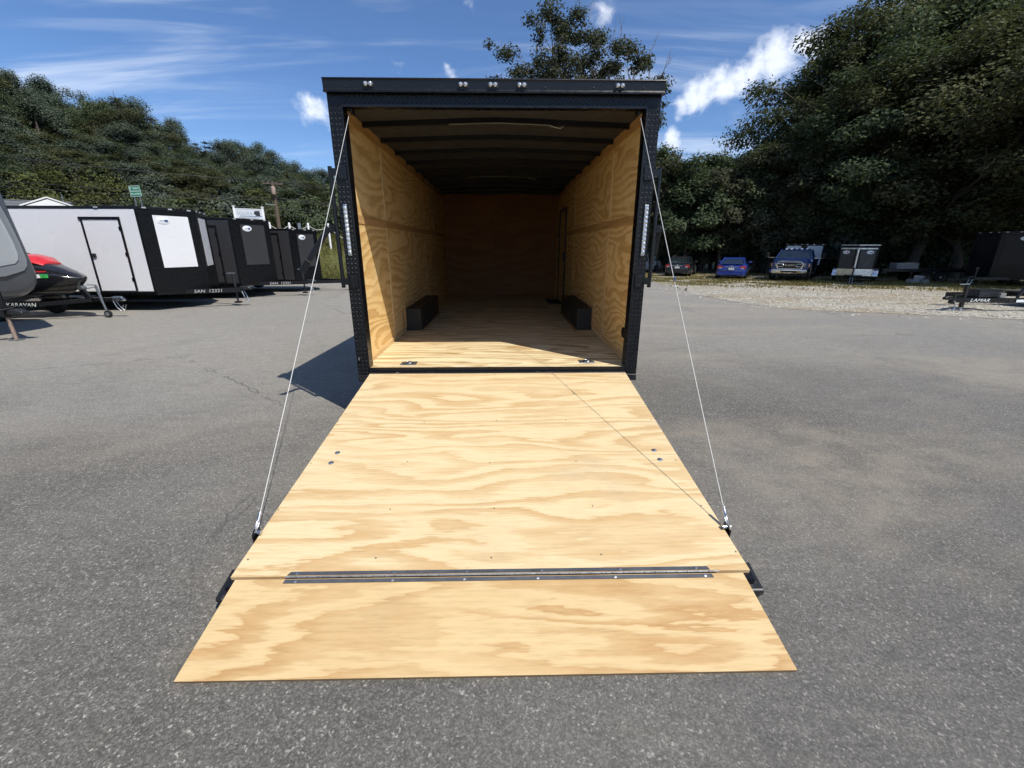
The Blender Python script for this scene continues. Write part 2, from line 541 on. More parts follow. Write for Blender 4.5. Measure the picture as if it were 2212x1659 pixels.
class MB:
    def __init__(s):
        s.v = []
        s.f = []

    def add(s, vs, fs):
        b = len(s.v)
        s.v += [tuple(x) for x in vs]
        s.f += [tuple(b + i for i in f) for f in fs]
        return s

    def box(s, x0, x1, y0, y1, z0, z1):
        v = [(x, y, z) for x in (x0, x1) for y in (y0, y1) for z in (z0, z1)]
        return s.add(v, [(0, 1, 3, 2), (4, 6, 7, 5), (0, 4, 5, 1), (2, 3, 7, 6), (0, 2, 6, 4), (1, 5, 7, 3)])

    def obox(s, p0, p1, w, h, up=(0, 0, 1)):
        """bar of width w and height h from p0 to p1"""
        p0, p1 = Vector(p0), Vector(p1)
        d = (p1 - p0).normalized()
        up = Vector(up)
        sd_ = d.cross(up).normalized()
        u2 = sd_.cross(d).normalized()
        v = []
        for p in (p0, p1):
            for a, b in ((-1, -1), (1, -1), (1, 1), (-1, 1)):
                v.append(p + sd_ * (a * w / 2) + u2 * (b * h / 2))
        return s.add(v, [(3, 2, 1, 0), (4, 5, 6, 7), (0, 1, 5, 4), (1, 2, 6, 5), (2, 3, 7, 6), (3, 0, 4, 7)])

    def prism(s, poly, fn0, fn1):
        """poly: 2-D points; fn0/fn1 map a point to 3-D on each end"""
        k = len(poly)
        v = [fn0(*p) for p in poly] + [fn1(*p) for p in poly]
        fs = [tuple(range(k))[::-1], tuple(range(k, 2 * k))] + [(i, (i + 1) % k, k + (i + 1) % k, k + i) for i in range(k)]
        return s.add(v, fs)

    def tube(s, pts, r, n=8, cap=True):
        pts = [Vector(p) for p in pts]
        m = len(pts)
        rr = r if isinstance(r, (list, tuple)) else [r] * m
        vs = []
        prev = None
        for i, p in enumerate(pts):
            d = (pts[min(i + 1, m - 1)] - pts[max(i - 1, 0)]).normalized()
            if prev is None:
                a = Vector((0, 0, 1)) if abs(d.z) < .9 else Vector((1, 0, 0))
                prev = d.cross(a).normalized()
            x = (prev - d * prev.dot(d)).normalized()
            prev = x
            y = d.cross(x)
            for k in range(n):
                t = 2 * math.pi * k / n
                vs.append(p + (x * math.cos(t) + y * math.sin(t)) * rr[i])
        fs = [(i * n + k, i * n + (k + 1) % n, (i + 1) * n + (k + 1) % n, (i + 1) * n + k) for i in range(m - 1) for k in range(n)]
        if cap:
            fs += [tuple(range(n))[::-1], tuple((m - 1) * n + k for k in range(n))]
        return s.add(vs, fs)

    def lathe(s, prof, c, axis='Y', n=20):
        """prof: (radius, offset along axis)"""
        vs = []
        for r_, o in prof:
            for k in range(n):
                t = 2 * math.pi * k / n
                a, b = r_ * math.cos(t), r_ * math.sin(t)
                p = {'Y': (a, o, b), 'X': (o, a, b), 'Z': (a, b, o)}[axis]
                vs.append((c[0] + p[0], c[1] + p[1], c[2] + p[2]))
        m = len(prof)
        fs = [(i * n + k, i * n + (k + 1) % n, (i + 1) * n + (k + 1) % n, (i + 1) * n + k) for i in range(m - 1) for k in range(n)]
        fs += [tuple(range(n))[::-1], tuple((m - 1) * n + k for k in range(n))]
        return s.add(vs, fs)

    def loft(s, rings, cap=True):
        n = len(rings[0])
        vs = [p for r_ in rings for p in r_]
        m = len(rings)
        fs = [(i * n + k, i * n + (k + 1) % n, (i + 1) * n + (k + 1) % n, (i + 1) * n + k) for i in range(m - 1) for k in range(n)]
        if cap:
            fs += [tuple(range(n))[::-1], tuple((m - 1) * n + k for k in range(n))]
        return s.add(vs, fs)

    def mesh(s, name, mat, smooth=None):
        me = bpy.data.meshes.new(name)
        me.from_pydata(s.v, [], s.f)
        me.validate()
        import bmesh
        bm = bmesh.new()
        bm.from_mesh(me)
        bmesh.ops.recalc_face_normals(bm, faces=bm.faces)
        bm.to_mesh(me)
        bm.free()
        me.materials.append(MT[mat])
        if smooth:
            me.polygons.foreach_set('use_smooth', [True] * len(me.polygons))
            me.set_sharp_from_angle(angle=R(smooth))
        me.update()
        return me

    def build(s, name, mat, parent=None, smooth=None, bevel=0, seg=1):
        o = bpy.data.objects.new(name, s.mesh(name, mat, smooth))
        COL.objects.link(o)
        o.parent = parent
        if bevel:
            m = o.modifiers.new('bevel', 'BEVEL')
            m.width = bevel
            m.segments = seg
            m.limit_method = 'ANGLE'
        return o


def tag(o, label=None, cat=None, group=None, kind=None):
    if label:
        o['label'] = label
    if cat:
        o['category'] = cat
    if group:
        o['group'] = group
    if kind:
        o['kind'] = kind
    return o


def empty(name, loc, rz=0.0, label=None, cat=None, group=None):
    o = bpy.data.objects.new(name, None)
    o.empty_display_size = .3
    COL.objects.link(o)
    o.location = loc
    o.rotation_euler = (0, 0, rz)
    return tag(o, label, cat, group)


def inst(name, me, parent, loc=(0, 0, 0), rot=(0, 0, 0), scale=(1, 1, 1)):
    o = bpy.data.objects.new(name, me)
    COL.objects.link(o)
    o.parent = parent
    o.location = loc
    o.rotation_euler = rot
    o.scale = scale
    return o


def npmesh(name, verts, quads, mat, smooth=False):
    me = bpy.data.meshes.new(name)
    nv, nf = len(verts), len(quads)
    k = quads.shape[1]
    me.vertices.add(nv)
    me.vertices.foreach_set('co', np.ascontiguousarray(verts, dtype=np.float32).ravel())
    me.loops.add(nf * k)
    me.loops.foreach_set('vertex_index', np.ascontiguousarray(quads, dtype=np.int32).ravel())
    me.polygons.add(nf)
    me.polygons.foreach_set('loop_start', np.arange(0, nf * k, k, dtype=np.int32))
    me.polygons.foreach_set('loop_total', np.full(nf, k, dtype=np.int32))
    if smooth:
        me.polygons.foreach_set('use_smooth', [True] * nf)
    me.materials.append(MT[mat])
    me.update(calc_edges=True)
    me.validate()
    return me


def textmesh(body, size, mat, extrude=.002, shear=0.0, align='CENTER', sx=1.0):
    cu = bpy.data.curves.new('lettering', 'FONT')
    cu.body = body
    cu.size = size
    cu.extrude = extrude
    cu.shear = shear
    cu.align_x = align
    cu.align_y = 'CENTER'
    cu.resolution_u = 2
    ob = bpy.data.objects.new('lettering', cu)
    me = bpy.data.meshes.new_from_object(ob)
    bpy.data.objects.remove(ob)
    me.materials.clear()
    me.materials.append(MT[mat])
    if sx != 1.0:
        me.transform(Matrix.Diagonal((sx, 1, 1, 1)))
    return me


def lettering(name, body, size, mat, parent, loc, rot, **k):
    return inst(name, textmesh(body, size, mat, **k), parent, loc, rot)


FACE_MY = (R(90), 0, 0)          # text readable from -Y
FACE_PX = (R(90), 0, R(90))      # text readable from +X

# ------------------------------------------------------------------ setting: ground, asphalt, gravel, bank, road


def sheet(name, xs, ys, zoff, mat, keep=None, kind='structure', zf=T):
    xs, ys = np.array(xs), np.array(ys)
    V = np.array([[x, y, zf(x, y) + (zoff(x, y) if callable(zoff) else zoff)] for y in ys for x in xs])
    nx = len(xs)
    q = []
    for j in range(len(ys) - 1):
        for i in range(nx - 1):
            if keep and not keep((xs[i] + xs[i + 1]) / 2, (ys[j] + ys[j + 1]) / 2):
                continue
            q.append((j * nx + i, j * nx + i + 1, (j + 1) * nx + i + 1, (j + 1) * nx + i))
    me = npmesh(name, V, np.array(q), mat, True)
    o = bpy.data.objects.new(name, me)
    COL.objects.link(o)
    return tag(o, kind=kind)


gx = sorted(set(list(np.linspace(-600, -90, 14)) + list(np.linspace(-90, 60, 76)) + list(np.linspace(60, 600, 14))))
gy = sorted(set(list(np.linspace(-300, -30, 8)) + list(np.linspace(-30, 130, 81)) + list(np.linspace(130, 700, 14))))


def lot_w(x, y):
    return -0.6 * x + 0.8 * y


sheet('ground', gx, gy, lambda x, y: -0.08 if (lot_w(x, y) < 24 or x > -3) and y < 36 else 0.0, 'meadow')
ax = list(np.arange(-60, 61, 2.0))
ay = list(np.arange(-30, 1, 3.0)) + list(np.arange(1, 28.1, 1.5))
sheet('asphalt_lot', ax, ay, 0.0, 'asphalt', keep=lambda x, y: lot_w(x, y) < 24.5 or (x > -6 and y < 27))

# gravel lot: polygon following the ragged asphalt edge
edge = [(40, 3.5), (24, 4.6), (16, 5.4), (12.67, 6.2), (11.43, 6.86), (10.57, 7.24), (9.65, 7.64), (8.9, 8.0), (8.23, 8.5), (7.95, 9.5), (7.7, 11.0), (7.75, 13.5), (8.5, 18.1), (9.0, 23.7), (8.0, 27.0), (4.0, 30.0)]
rnd = random.Random(5)
E2 = []
for i in range(len(edge) - 1):
    a, b = edge[i], edge[i + 1]
    L_ = math.hypot(b[0] - a[0], b[1] - a[1])
    m = max(2, int(L_ / .22))
    for k in range(m):
        t = k / m
        E2.append((a[0] + (b[0] - a[0]) * t + rnd.gauss(0, .03), a[1] + (b[1] - a[1]) * t + rnd.gauss(0, .03)))
E2.append(edge[-1])
# strip rows from the ragged edge out to the far side
V, Q = [], []
rows = 16
far = [(40 - (40 - 6) * i / (len(E2) - 1), 44 + 0 * i) for i in range(len(E2))]
far = [(60 - 56 * i / (len(E2) - 1), 20 + 26 * min(1, i / (len(E2) * .45))) for i in range(len(E2))]
for i, (p, q_) in enumerate(zip(E2, far)):
    for r_ in range(rows + 1):
        t = (r_ / rows) ** 1.4
        x, y = p[0] + (q_[0] - p[0]) * t, p[1] + (q_[1] - p[1]) * t
        V.append((x, y, T(x, y) + (.006 if r_ == 0 else .012)))
for i in range(len(E2) - 1):
    for r_ in range(rows):
        Q.append((i * (rows + 1) + r_, i * (rows + 1) + r_ + 1, (i + 1) * (rows + 1) + r_ + 1, (i + 1) * (rows + 1) + r_))
gme = npmesh('gravel_lot', np.array(V), np.array(Q), 'gravel_bed')
go = bpy.data.objects.new('gravel_lot', gme)
COL.objects.link(go)
tag(go, kind='structure')


def in_gravel(x, y):
    for i in range(len(edge) - 1):
        a, b = edge[i], edge[i + 1]
        if (a[1] - y) * (b[1] - y) <= 0 and a[1] != b[1] and a[1] < 30:
            xe = a[0] + (b[0] - a[0]) * (y - a[1]) / (b[1] - a[1])
            return x > xe
    return y > 9 and x > 9


# road on top of the bank
def roadpt(s_, w):
    # along direction (0.8, 0.6), w measured along (-0.6, 0.8)
    return (0.8 * s_ - 0.6 * w, 0.6 * s_ + 0.8 * w)


V, Q = [], []
ss = list(range(-70, 31, 4))
for s_ in ss:
    for w in (43, 45, 47, 49.5):
        x, y = roadpt(s_, w)
        V.append((x, y, T(x, y) + .04))
for i in range(len(ss) - 1):
    for k in range(3):
        Q.append((i * 4 + k, i * 4 + k + 1, (i + 1) * 4 + k + 1, (i + 1) * 4 + k))
ro = bpy.data.objects.new('road', npmesh('road', np.array(V), np.array(Q), 'road_asphalt'))
COL.objects.link(ro)
tag(ro, kind='structure')

# ------------------------------------------------------------------ the open cargo trailer
WI, WO, ZF = 1.245, 1.295, 0.506   # inner half width, outer half width, deck height
LEN = 6.2
TR = empty('cargo_trailer', (0, 0, 0), 0, 'open black cargo trailer with plywood interior and lowered wooden rear ramp', 'trailer')

# outer skin
MB().box(-WO, -WI - .003, .10, LEN + .1, .42, 2.72).build('side_skin', 'black_paint', TR)
MB().box(WI + .003, WO, .10, LEN + .1, .42, 2.72).build('side_skin', 'black_paint', TR)
mb = MB()
for i in range(2):
    a, b = (-WO, 0) if i == 0 else (0, WO)
    za, zb_ = (2.70, 2.76) if i == 0 else (2.76, 2.70)
    mb.add([(a, .02, za), (b, .02, zb_), (b, LEN + .1, zb_), (a, LEN + .1, za), (a, .02, za - .012), (b, .02, zb_ - .012), (b, LEN + .1, zb_ - .012), (a, LEN + .1, za - .012)],
           [(0, 1, 2, 3), (7, 6, 5, 4), (0, 4, 5, 1), (2, 6, 7, 3), (0, 3, 7, 4), (1, 5, 6, 2)])
mb.build('roof_sheet', 'ceiling_skin', TR)
mb = MB().prism([(-WO, LEN + .1), (WO, LEN + .1), (0, LEN + .9)], lambda x, y: (x, y, .45), lambda x, y: (x, y, 2.72))
mb.build('nose_shell', 'black_paint', TR)
# chassis, wheels, tongue
mb = MB()
for x in (-.95, .95):
    mb.box(x - .04, x + .04, .05, LEN + .2, .30, .46)
for y in (.6, 1.4, 2.2, 3.0, 3.8, 4.6, 5.4):
    mb.box(-.91, .91, y - .03, y + .03, .36, .47)
mb.obox((-.9, LEN, .38), (-.04, LEN + 1.9, .38), .07, .13).obox((.9, LEN, .38), (.04, LEN + 1.9, .38), .07, .13)
mb.build('chassis_frame', 'black_paint', TR)


def wheel(parent, c, r_=.34, w=.2, axis='Y', rim='aluminium', side=1, name='wheel'):
    """tyre as the part, rim as its sub-part"""
    t = MB().lathe([(r_ * .66, -w / 2), (r_ * .93, -w / 2), (r_, -w * .32), (r_, w * .32), (r_ * .93, w / 2), (r_ * .66, w / 2)], c, axis, 24).build(name, 'black_rubber', parent, smooth=40)
    o = side * w / 2
    MB().lathe([(r_ * .655, o * -.4), (r_ * .65, o * 1.03), (r_ * .58, o * .9), (r_ * .30, o * .75), (r_ * .2, o * 1.0), (r_ * .04, o * 1.02)], c, axis, 20).build('rim', rim, t, smooth=35)
    return t


for y in (2.25, 3.05):
    wheel(TR, (-1.135, y, T(0, y) + .335), .335, .17, 'X', 'aluminium', -1)
    wheel(TR, (1.135, y, T(0, y) + .335), .335, .17, 'X', 'aluminium', 1)

# floor sheets (grain across), seams 3 mm
ys = [0.0, 1.22, 2.44, 3.66, 4.88, LEN]
for i in range(5):
    MB().box(-WI, WI, ys[i] + .0015, ys[i + 1] - .0015, ZF - .019, ZF).build('floor_panel', 'ply_floor', TR)
# wall sheets, boards and battens
for sgn in (-1, 1):
    xa, xb = (sgn * WI, sgn * (WI - .010))
    x0, x1 = min(xa, xb), max(xa, xb)
    segs = [(.02, 1.22), (1.22, 3.66), (3.66, LEN)] if sgn < 0 else [(.02, 1.22), (1.22, 3.66), (3.66, 4.62), (5.52, LEN)]
    for (a, b) in segs:
        MB().box(x0, x1, a + .002, b - .002, ZF + .002, 1.768).build('wall_panel', 'ply_wall', TR)
        MB().box(x0, x1, a + .002, b - .002, 1.842, 2.556).build('wall_panel', 'ply_wall', TR)
        xc = sgn * (WI - .017)
        MB().box(min(sgn * WI, xc), max(sgn * WI, xc), a + .002, b - .002, 1.770, 1.840).build('rail_board', 'trim_wood', TR)
        MB().box(min(sgn * WI, sgn * (WI - .018)), max(sgn * WI, sgn * (WI - .018)), a + .004, b - .004, ZF + .004, .566).build('base_board', 'base_wood', TR)
    if sgn > 0:
        MB().box(x0, x1, 4.624, 5.516, 2.27, 2.556).build('wall_panel', 'ply_wall', TR)
    # cove board under the roof
    MB().prism([(sgn * WI, 2.558), (sgn * (WI - .016), 2.558), (sgn * (WI - .024), 2.640), (sgn * WI, 2.640)], lambda x, z: (x, .02, z), lambda x, z: (x, LEN, z)).build('cove_board', 'trim_wood', TR)
    for y in ([1.22, 3.66] if sgn < 0 else [1.22, 3.66]):
        MB().box(min(sgn * WI, sgn * (WI - .014)), max(sgn * WI, sgn * (WI - .014)), y - .03, y + .03, .568, 1.766).build('batten', 'batten_wood', TR)
        MB().box(min(sgn * WI, sgn * (WI - .014)), max(sgn * WI, sgn * (WI - .014)), y - .03, y + .03, 1.844, 2.554).build('batten', 'batten_wood', TR)
# screws along wall joints
scr = MB().lathe([(.0055, 0), (.005, .0018), (.0015, .0024)], (0, 0, 0), 'Z', 10).mesh('screw', 'galvanised', 40)
for sgn in (-1, 1):
    for y in (.10, .62, 1.14, 1.31, 2.0, 2.7, 3.4):
        for z in (.62, 1.70, 1.90, 2.50):
            inst('screw', scr, TR, (sgn * (WI - .010), y, z), (0, R(-90) * sgn, 0))
# side door on the right wall: frame, leaf
fr = MB().box(1.215, 1.25, 4.60, 4.66, ZF, 2.27).box(1.215, 1.25, 5.50, 5.54, ZF, 2.27).box(1.215, 1.25, 4.66, 5.50, 2.22, 2.27).build('side_door', 'black_paint', TR)
MB().box(1.232, 1.249, 4.665, 5.495, ZF + .01, 2.215).build('door_leaf', 'ply_wall', fr)
MB().box(1.200, 1.2315, 4.72, 4.76, 1.30, 1.46).build('handle', 'dark_steel', fr)
MB().box(.93, 1.20, 4.60, 5.30, ZF + .001, ZF + .012).build('step_well', 'bow_black', TR)
# front wall
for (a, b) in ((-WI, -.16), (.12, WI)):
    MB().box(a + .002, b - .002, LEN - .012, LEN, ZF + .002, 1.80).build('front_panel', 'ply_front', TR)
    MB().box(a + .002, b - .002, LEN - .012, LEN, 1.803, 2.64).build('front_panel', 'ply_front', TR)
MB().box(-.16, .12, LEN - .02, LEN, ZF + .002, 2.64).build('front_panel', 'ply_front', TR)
MB().box(-WI, WI, LEN, LEN + .1, ZF - .02, 2.72).build('front_wall', 'black_paint', TR)
# wheel boxes with trim strips
for sgn in (-1, 1):
    ya, yb = (1.80, 3.42)
    x_in = sgn * (WI - .215)
    b = MB().box(min(sgn * (WI - .012), x_in), max(sgn * (WI - .012), x_in), ya, yb, ZF + .001, .800).build('wheel_box', 'box_black', TR, bevel=.008, seg=2)
    MB().box(min(x_in, x_in - sgn * .03), max(x_in, x_in - sgn * .03), ya - .02, yb, ZF + .0015, ZF + .012).box(min(x_in - sgn * .03, sgn * (WI - .02)), max(x_in - sgn * .03, sgn * (WI - .02)), ya - .045, ya - .021, ZF + .0015, ZF + .012).build('trim_strip', 'trim_wood', b)
    MB().box(min(sgn * (WI - .0105), sgn * (WI - .03)), max(sgn * (WI - .0105), sgn * (WI - .03)), ya - .05, ya - .012, .57, .86).build('trim_strip', 'trim_wood', b)
# roof bows: shallow crowned bars; ceiling vapour sheet above
for y in (.085, .61, 1.22, 1.84, 2.46, 3.09, 3.72, 4.35, 4.98, 5.6):
    mb = MB()
    prof = [(-WI + .03, 2.602), (-.8, 2.618), (-.3, 2.637), (0, 2.643), (.3, 2.637), (.8, 2.618), (WI - .03, 2.602)]
    rings = [[(x, y - .022, z), (x, y + .022, z), (x, y + .022, z + .05), (x, y - .022, z + .05)] for x, z in prof]
    mb.loft(rings).build('roof_bow', 'bow_black', TR)
rings = [[(x, .02, z), (x, LEN, z), (x, LEN, z + .006), (x, .02, z + .006)] for x, z in [(-WI, 2.645), (-.8, 2.662), (-.3, 2.680), (0, 2.686), (.3, 2.680), (.8, 2.662), (WI, 2.645)]]
MB().loft(rings).build('ceiling_liner', 'ceiling_skin', TR)
# strip lights under two bows
for y, xa, xb, dy in ((.61, -.43, .48, -.03), (3.72, -.50, .46, -.03)):
    rings = []
    for k in range(9):
        x = xa + (xb - xa) * k / 8
        z = 2.643 - .025 * (abs(x) / .8) - .006
        rings.append([(x, y + dy - .006, z - .001), (x, y + dy + .006, z - .001), (x, y + dy + .006, z + .007), (x, y + dy - .006, z + .007)])
    l_ = MB().loft(rings).build('strip_light', 'strip_dim', TR)
    MB().tube([(xb, y + dy, 2.622), (xb + .06, y + dy, 2.606), (xb + .10, y + dy, 2.600), (xb + .13, y + dy, 2.616)], .003, 5).build('wire', 'white_plastic', l_)
# rear frame: posts, header
for sgn in (-1, 1):
    a, b = sgn * 1.182, sgn * WO
    x0, x1 = min(a, b), max(a, b)
    MB().box(x0, x1, -.004, .10, .437, 2.70).build('rear_post', 'black_plate', TR)
    a2 = sgn * 1.198
    MB().box(min(a, a2), max(a, a2), -.012, -.0045, .50, 2.612).build('post_trim', 'black_paint', TR)
    MB().box(x0 - .002, x1 + .002, -.014, .105, .375, .4365).build('post_foot', 'scuffed_black', TR, bevel=.004)
MB().box(-1.181, 1.181, -.004, .10, 2.612, 2.70).build('rear_header', 'black_plate', TR)
MB().box(-1.181, 1.181, -.014, -.0045, 2.602, 2.620).build('header_trim', 'black_paint', TR)
cap = MB().prism([(-.052, 2.700), (-.030, 2.698), (.12, 2.698), (.12, 2.79), (-.034, 2.79), (-.056, 2.782), (-.058, 2.776), (-.050, 2.770), (-.046, 2.712)],
                 lambda y, z: (-1.302, y, z), lambda y, z: (1.302, y, z)).build('roof_cap', 'black_paint', TR)
MB().box(-1.303, 1.303, -.054, -.030, 2.690, 2.6975).build('drip_rail', 'black_paint', TR)
# five clear marker lamps and rivets on the cap
lampm = MB()
for dx in (-.018, .018):
    lampm.lathe([(.016, -.002), (.016, -.010), (.010, -.019), (.003, -.021)], (dx, 0, 0), 'Y', 14)
lampm = lampm.mesh('lens', 'clear_lens', 60)
basem = MB().box(-.040, .040, -.006, 0, -.019, .019).mesh('marker_lamp', 'dark_steel')
for x in (-.958, -.243, -.017, .202, .952):
    o = inst('marker_lamp', basem, TR, (x, -.0475, 2.741))
    inst('lens', lampm, o, (0, -.006, 0))
riv = MB().lathe([(.0055, 0), (.005, .0025), (.002, .004)], (0, 0, 0), 'Z', 10).mesh('rivet', 'dark_steel', 50)
for x in (-1.13, -.76, -.42, .38, .75, 1.14):
    inst('rivet', riv, TR, (x, -.0478, 2.728), (R(90), 0, 0))
for sgn in (-1, 1):
    for z in (.56, 1.12, 1.42, 1.95, 2.56):
        inst('rivet', riv, TR, (sgn * 1.19, -.0122, z), (R(90), 0, 0))
# raised tread pattern on posts and header (small lozenges, joined)
mb = MB()


def lozenge(mb, x, z, a, l=.0155, w=.0048, h=.0026):
    ca, sa = math.cos(a), math.sin(a)
    P = [(x + ca * l, z + sa * l), (x - sa * w, z + ca * w), (x - ca * l, z - sa * l), (x + sa * w, z - ca * w)]
    v = [(p[0], -.0035, p[1]) for p in P] + [(x + ca * l * .45, -.004 - h, z + sa * l * .45), (x - ca * l * .45, -.004 - h, z - sa * l * .45)]
    mb.add(v, [(0, 1, 4), (1, 2, 5), (1, 5, 4), (2, 3, 5), (3, 0, 4), (3, 4, 5)])


for sgn in (-1, 1):
    for j in range(58):
        z = .46 + j * .0375
        for k in range(3):
            lozenge(mb, sgn * (1.212 + k * .033), z, R(-35))
            lozenge(mb, sgn * (1.2285 + k * .033) if k < 2 else sgn * 1.206, z + .0187, R(50))
for j in range(64):
    x = -1.16 + j * .0368
    for k in range(2):
        lozenge(mb, x, 2.632 + k * .034, R(-35))
        lozenge(mb, x + .0184, 2.649 + k * .032, R(50))
tag(mb.build('tread_pattern', 'tread_worn', TR), kind='stuff')
# tail lamp strips, 11 clear lenses each
for sgn, xa, xb in ((-1, -1.2485, -1.243), (1, 1.2545, 1.2505)):
    st_ = MB()
    st_.box(-.017, .017, -.012, 0, -.205, .205)
    so_ = st_.build('tail_lamp_strip', 'steel', TR, bevel=.006, seg=2)
    so_.location = ((xa + xb) / 2, -.0064, 1.702)
    lm = MB().lathe([(.0165, 0), (.0160, -.004), (.010, -.010), (.003, -.012)], (0, 0, 0), 'Y', 14).mesh('lens', 'clear_lens', 30)
    for k in range(11):
        inst('lens', lm, so_, (0, -.0122, .172 - k * .0344))
    for z in (.196, -.196):
        inst('screw', scr, so_, (0, -.0122, z), (R(90), 0, 0), (1.4, 1.4, 1.4))
# cam-bar locks: vertical bars in brackets outside the posts
for sgn in (-1, 1):
    bar = MB().tube([(sgn * 1.338, .0, 1.232), (sgn * 1.338, .0, 2.187)], .0165, 14).build('lock_bar', 'black_paint', TR, smooth=40)
    for z in (2.145, 1.285):
        MB().box(min(sgn * 1.205, sgn * 1.275), max(sgn * 1.205, sgn * 1.275), -.018, -.0065, z - .055, z + .055).build('hinge_plate', 'black_paint', bar, bevel=.003)
        MB().obox((sgn * 1.277, -.0, z), (sgn * 1.330, .0, z), .03, .055).build('bar_bracket', 'black_paint', bar)
        for dz in (-.035, .035):
            inst('bolt', riv, bar, (sgn * 1.243, -.0182, z + dz), (R(90), 0, 0), (1.3, 1.3, 1.3))
    MB().box(min(sgn * 1.352, sgn * 1.40), max(sgn * 1.352, sgn * 1.40), -.012, .012, 1.69, 1.745).build('handle_lug', 'black_paint', bar)
    if sgn < 0:
        MB().obox((-1.395, -.015, 1.725), (-1.60, -.02, 1.46), .014, .048, up=(0.79, 0, -.61)).obox((-1.60, -.02, 1.46), (-1.672, -.02, 1.365), .012, .056, up=(0.79, 0, -.61)).build('lock_handle', 'black_paint', bar, bevel=.004)
    else:
        MB().obox((1.385, .02, 1.72), (1.372, .04, 1.50), .014, .046, up=(1, 0, 0)).obox((1.372, .04, 1.50), (1.345, .03, 1.43), .014, .046, up=(1, 0, 0)).build('lock_handle', 'black_paint', bar, bevel=.004)
    inst('bolt', riv, bar, (sgn * 1.385, -.0125 if sgn > 0 else -.024, 1.725), (R(90), 0, 0), (1.5, 1.5, 1.5))
# lock keeper on the left post, vent on the right wall
lk = MB().lathe([(.022, 0), (.020, -.012), (.010, -.016)], (-1.262, -.0045, .60), 'Y', 14).build('lock_keeper', 'black_paint', TR, smooth=40)
MB().box(-1.270, -1.258, -.032, -.0165, .585, .612).build('latch_pin', 'chrome', lk)
vn = MB().lathe([(.052, 0), (.052, .010), (.046, .013), (.002, .013)], (0, 0, 0), 'X', 24).build('side_vent', 'bow_black', TR, smooth=40)
vn.location = (WI - .0105, .30, .77)
vn.rotation_euler = (0, 0, R(180))
for k in range(5):
    MB().box(.0132, .017, -.04 + abs(k - 2) * .008, .04 - abs(k - 2) * .008, -.036 + k * .016, -.030 + k * .016).build('slat', 'bow_black', vn)
# floor tie-down rings
for x, y in ((-.855, .144), (.861, .182)):
    p = MB().box(-.075, .075, -.062, .062, 0, .004).build('tie_down_plate', 'galvanised', TR, bevel=.003)
    p.location = (x, y, ZF + .0005)
    MB().lathe([(.044, .0042), (.036, .0062), (.010, .0052)], (0, 0, 0), 'Z', 20).build('pan', 'dark_steel', p, smooth=40)
    ring = [(.032 * math.cos(t), .026 * math.sin(t) - .004, .0105 + .004 * (1 + math.sin(t)) * .5) for t in [R(a) for a in range(0, 361, 24)]]
    MB().tube(ring, .005, 8).build('ring', 'steel', p, smooth=60)
    for dx in (-.062, .062):
        for dy in (-.05, .05):
            inst('screw', scr, p, (dx, dy, .004))
# rear sill
MB().box(-1.181, 1.181, -.010, .0, .455, ZF + .003).build('sill_angle', 'black_paint', TR)
MB().box(-1.181, 1.181, -.060, -.0105, .440, .470).build('rear_sill', 'scuffed_black', TR, bevel=.004)
for k in range(8):
    inst('bolt', riv, TR, (-1.05 + k * .3, -.0102, .492), (R(90), 0, 0))

# ramp door: steel frame under plywood
A = Vector((0, -.066, .466))
Bv = Vector((0, -2.2537, .165))
rd = (Bv - A).normalized()
rn = Vector((0, -rd.z, rd.y)) * -1
if rn.z < 0:
    rn = -rn
RL = (Bv - A).length


def RP(x, s_, h):
    return A + Vector((x, 0, 0)) + rd * s_ + rn * h


def rampbox(mb, xa0, xb0, xa1, xb1, s0, s1, h0, h1):
    v = [RP(xa0, s0, h0), RP(xb0, s0, h0), RP(xb1, s1, h0), RP(xa1, s1, h0), RP(xa0, s0, h1), RP(xb0, s0, h1), RP(xb1, s1, h1), RP(xa1, s1, h1)]
    return mb.add(v, [(3, 2, 1, 0), (4, 5, 6, 7), (0, 1, 5, 4), (1, 2, 6, 5), (2, 3, 7, 6), (3, 0, 4, 7)])


mb = MB()
for sgn in (-1, 1):
    rampbox(mb, *sorted((sgn * 1.187, sgn * 1.150)), *sorted((sgn * 1.187, sgn * 1.150)), .03, RL + .035, -.085, -.0185)
rampbox(mb, -1.149, 1.149, -1.149, 1.149, .03, .07, -.08, -.0185)
rampbox(mb, -1.149, 1.149, -1.149, 1.149, 1.1, 1.15, -.08, -.0185)
rampbox(mb, -1.149, 1.149, -1.149, 1.149, RL - .06, RL - .01, -.08, -.0185)
RAMP = mb.build('ramp_door', 'black_paint', TR)
seam = .885
rampbox(MB(), -1.170, 1.176, -1.172, 1.176, .0, seam - .0012, -.018, 0).build('ramp_panel', 'ply_ramp', RAMP)
rampbox(MB(), -1.172, 1.176, -1.176, 1.176, seam + .0012, RL, -.018, 0).build('ramp_panel', 'ply_ramp', RAMP)
# flap down to the asphalt
F0, F1 = Vector((0, -2.262, .158)), Vector((0, -2.625, .019))
fd = (F1 - F0).normalized()
fnn = Vector((0, fd.z, -fd.y))
if fnn.z < 0:
    fnn = -fnn
FL = (F1 - F0).length


def FP(x, s_, h):
    return F0 + Vector((x, 0, 0)) + fd * s_ + fnn * h


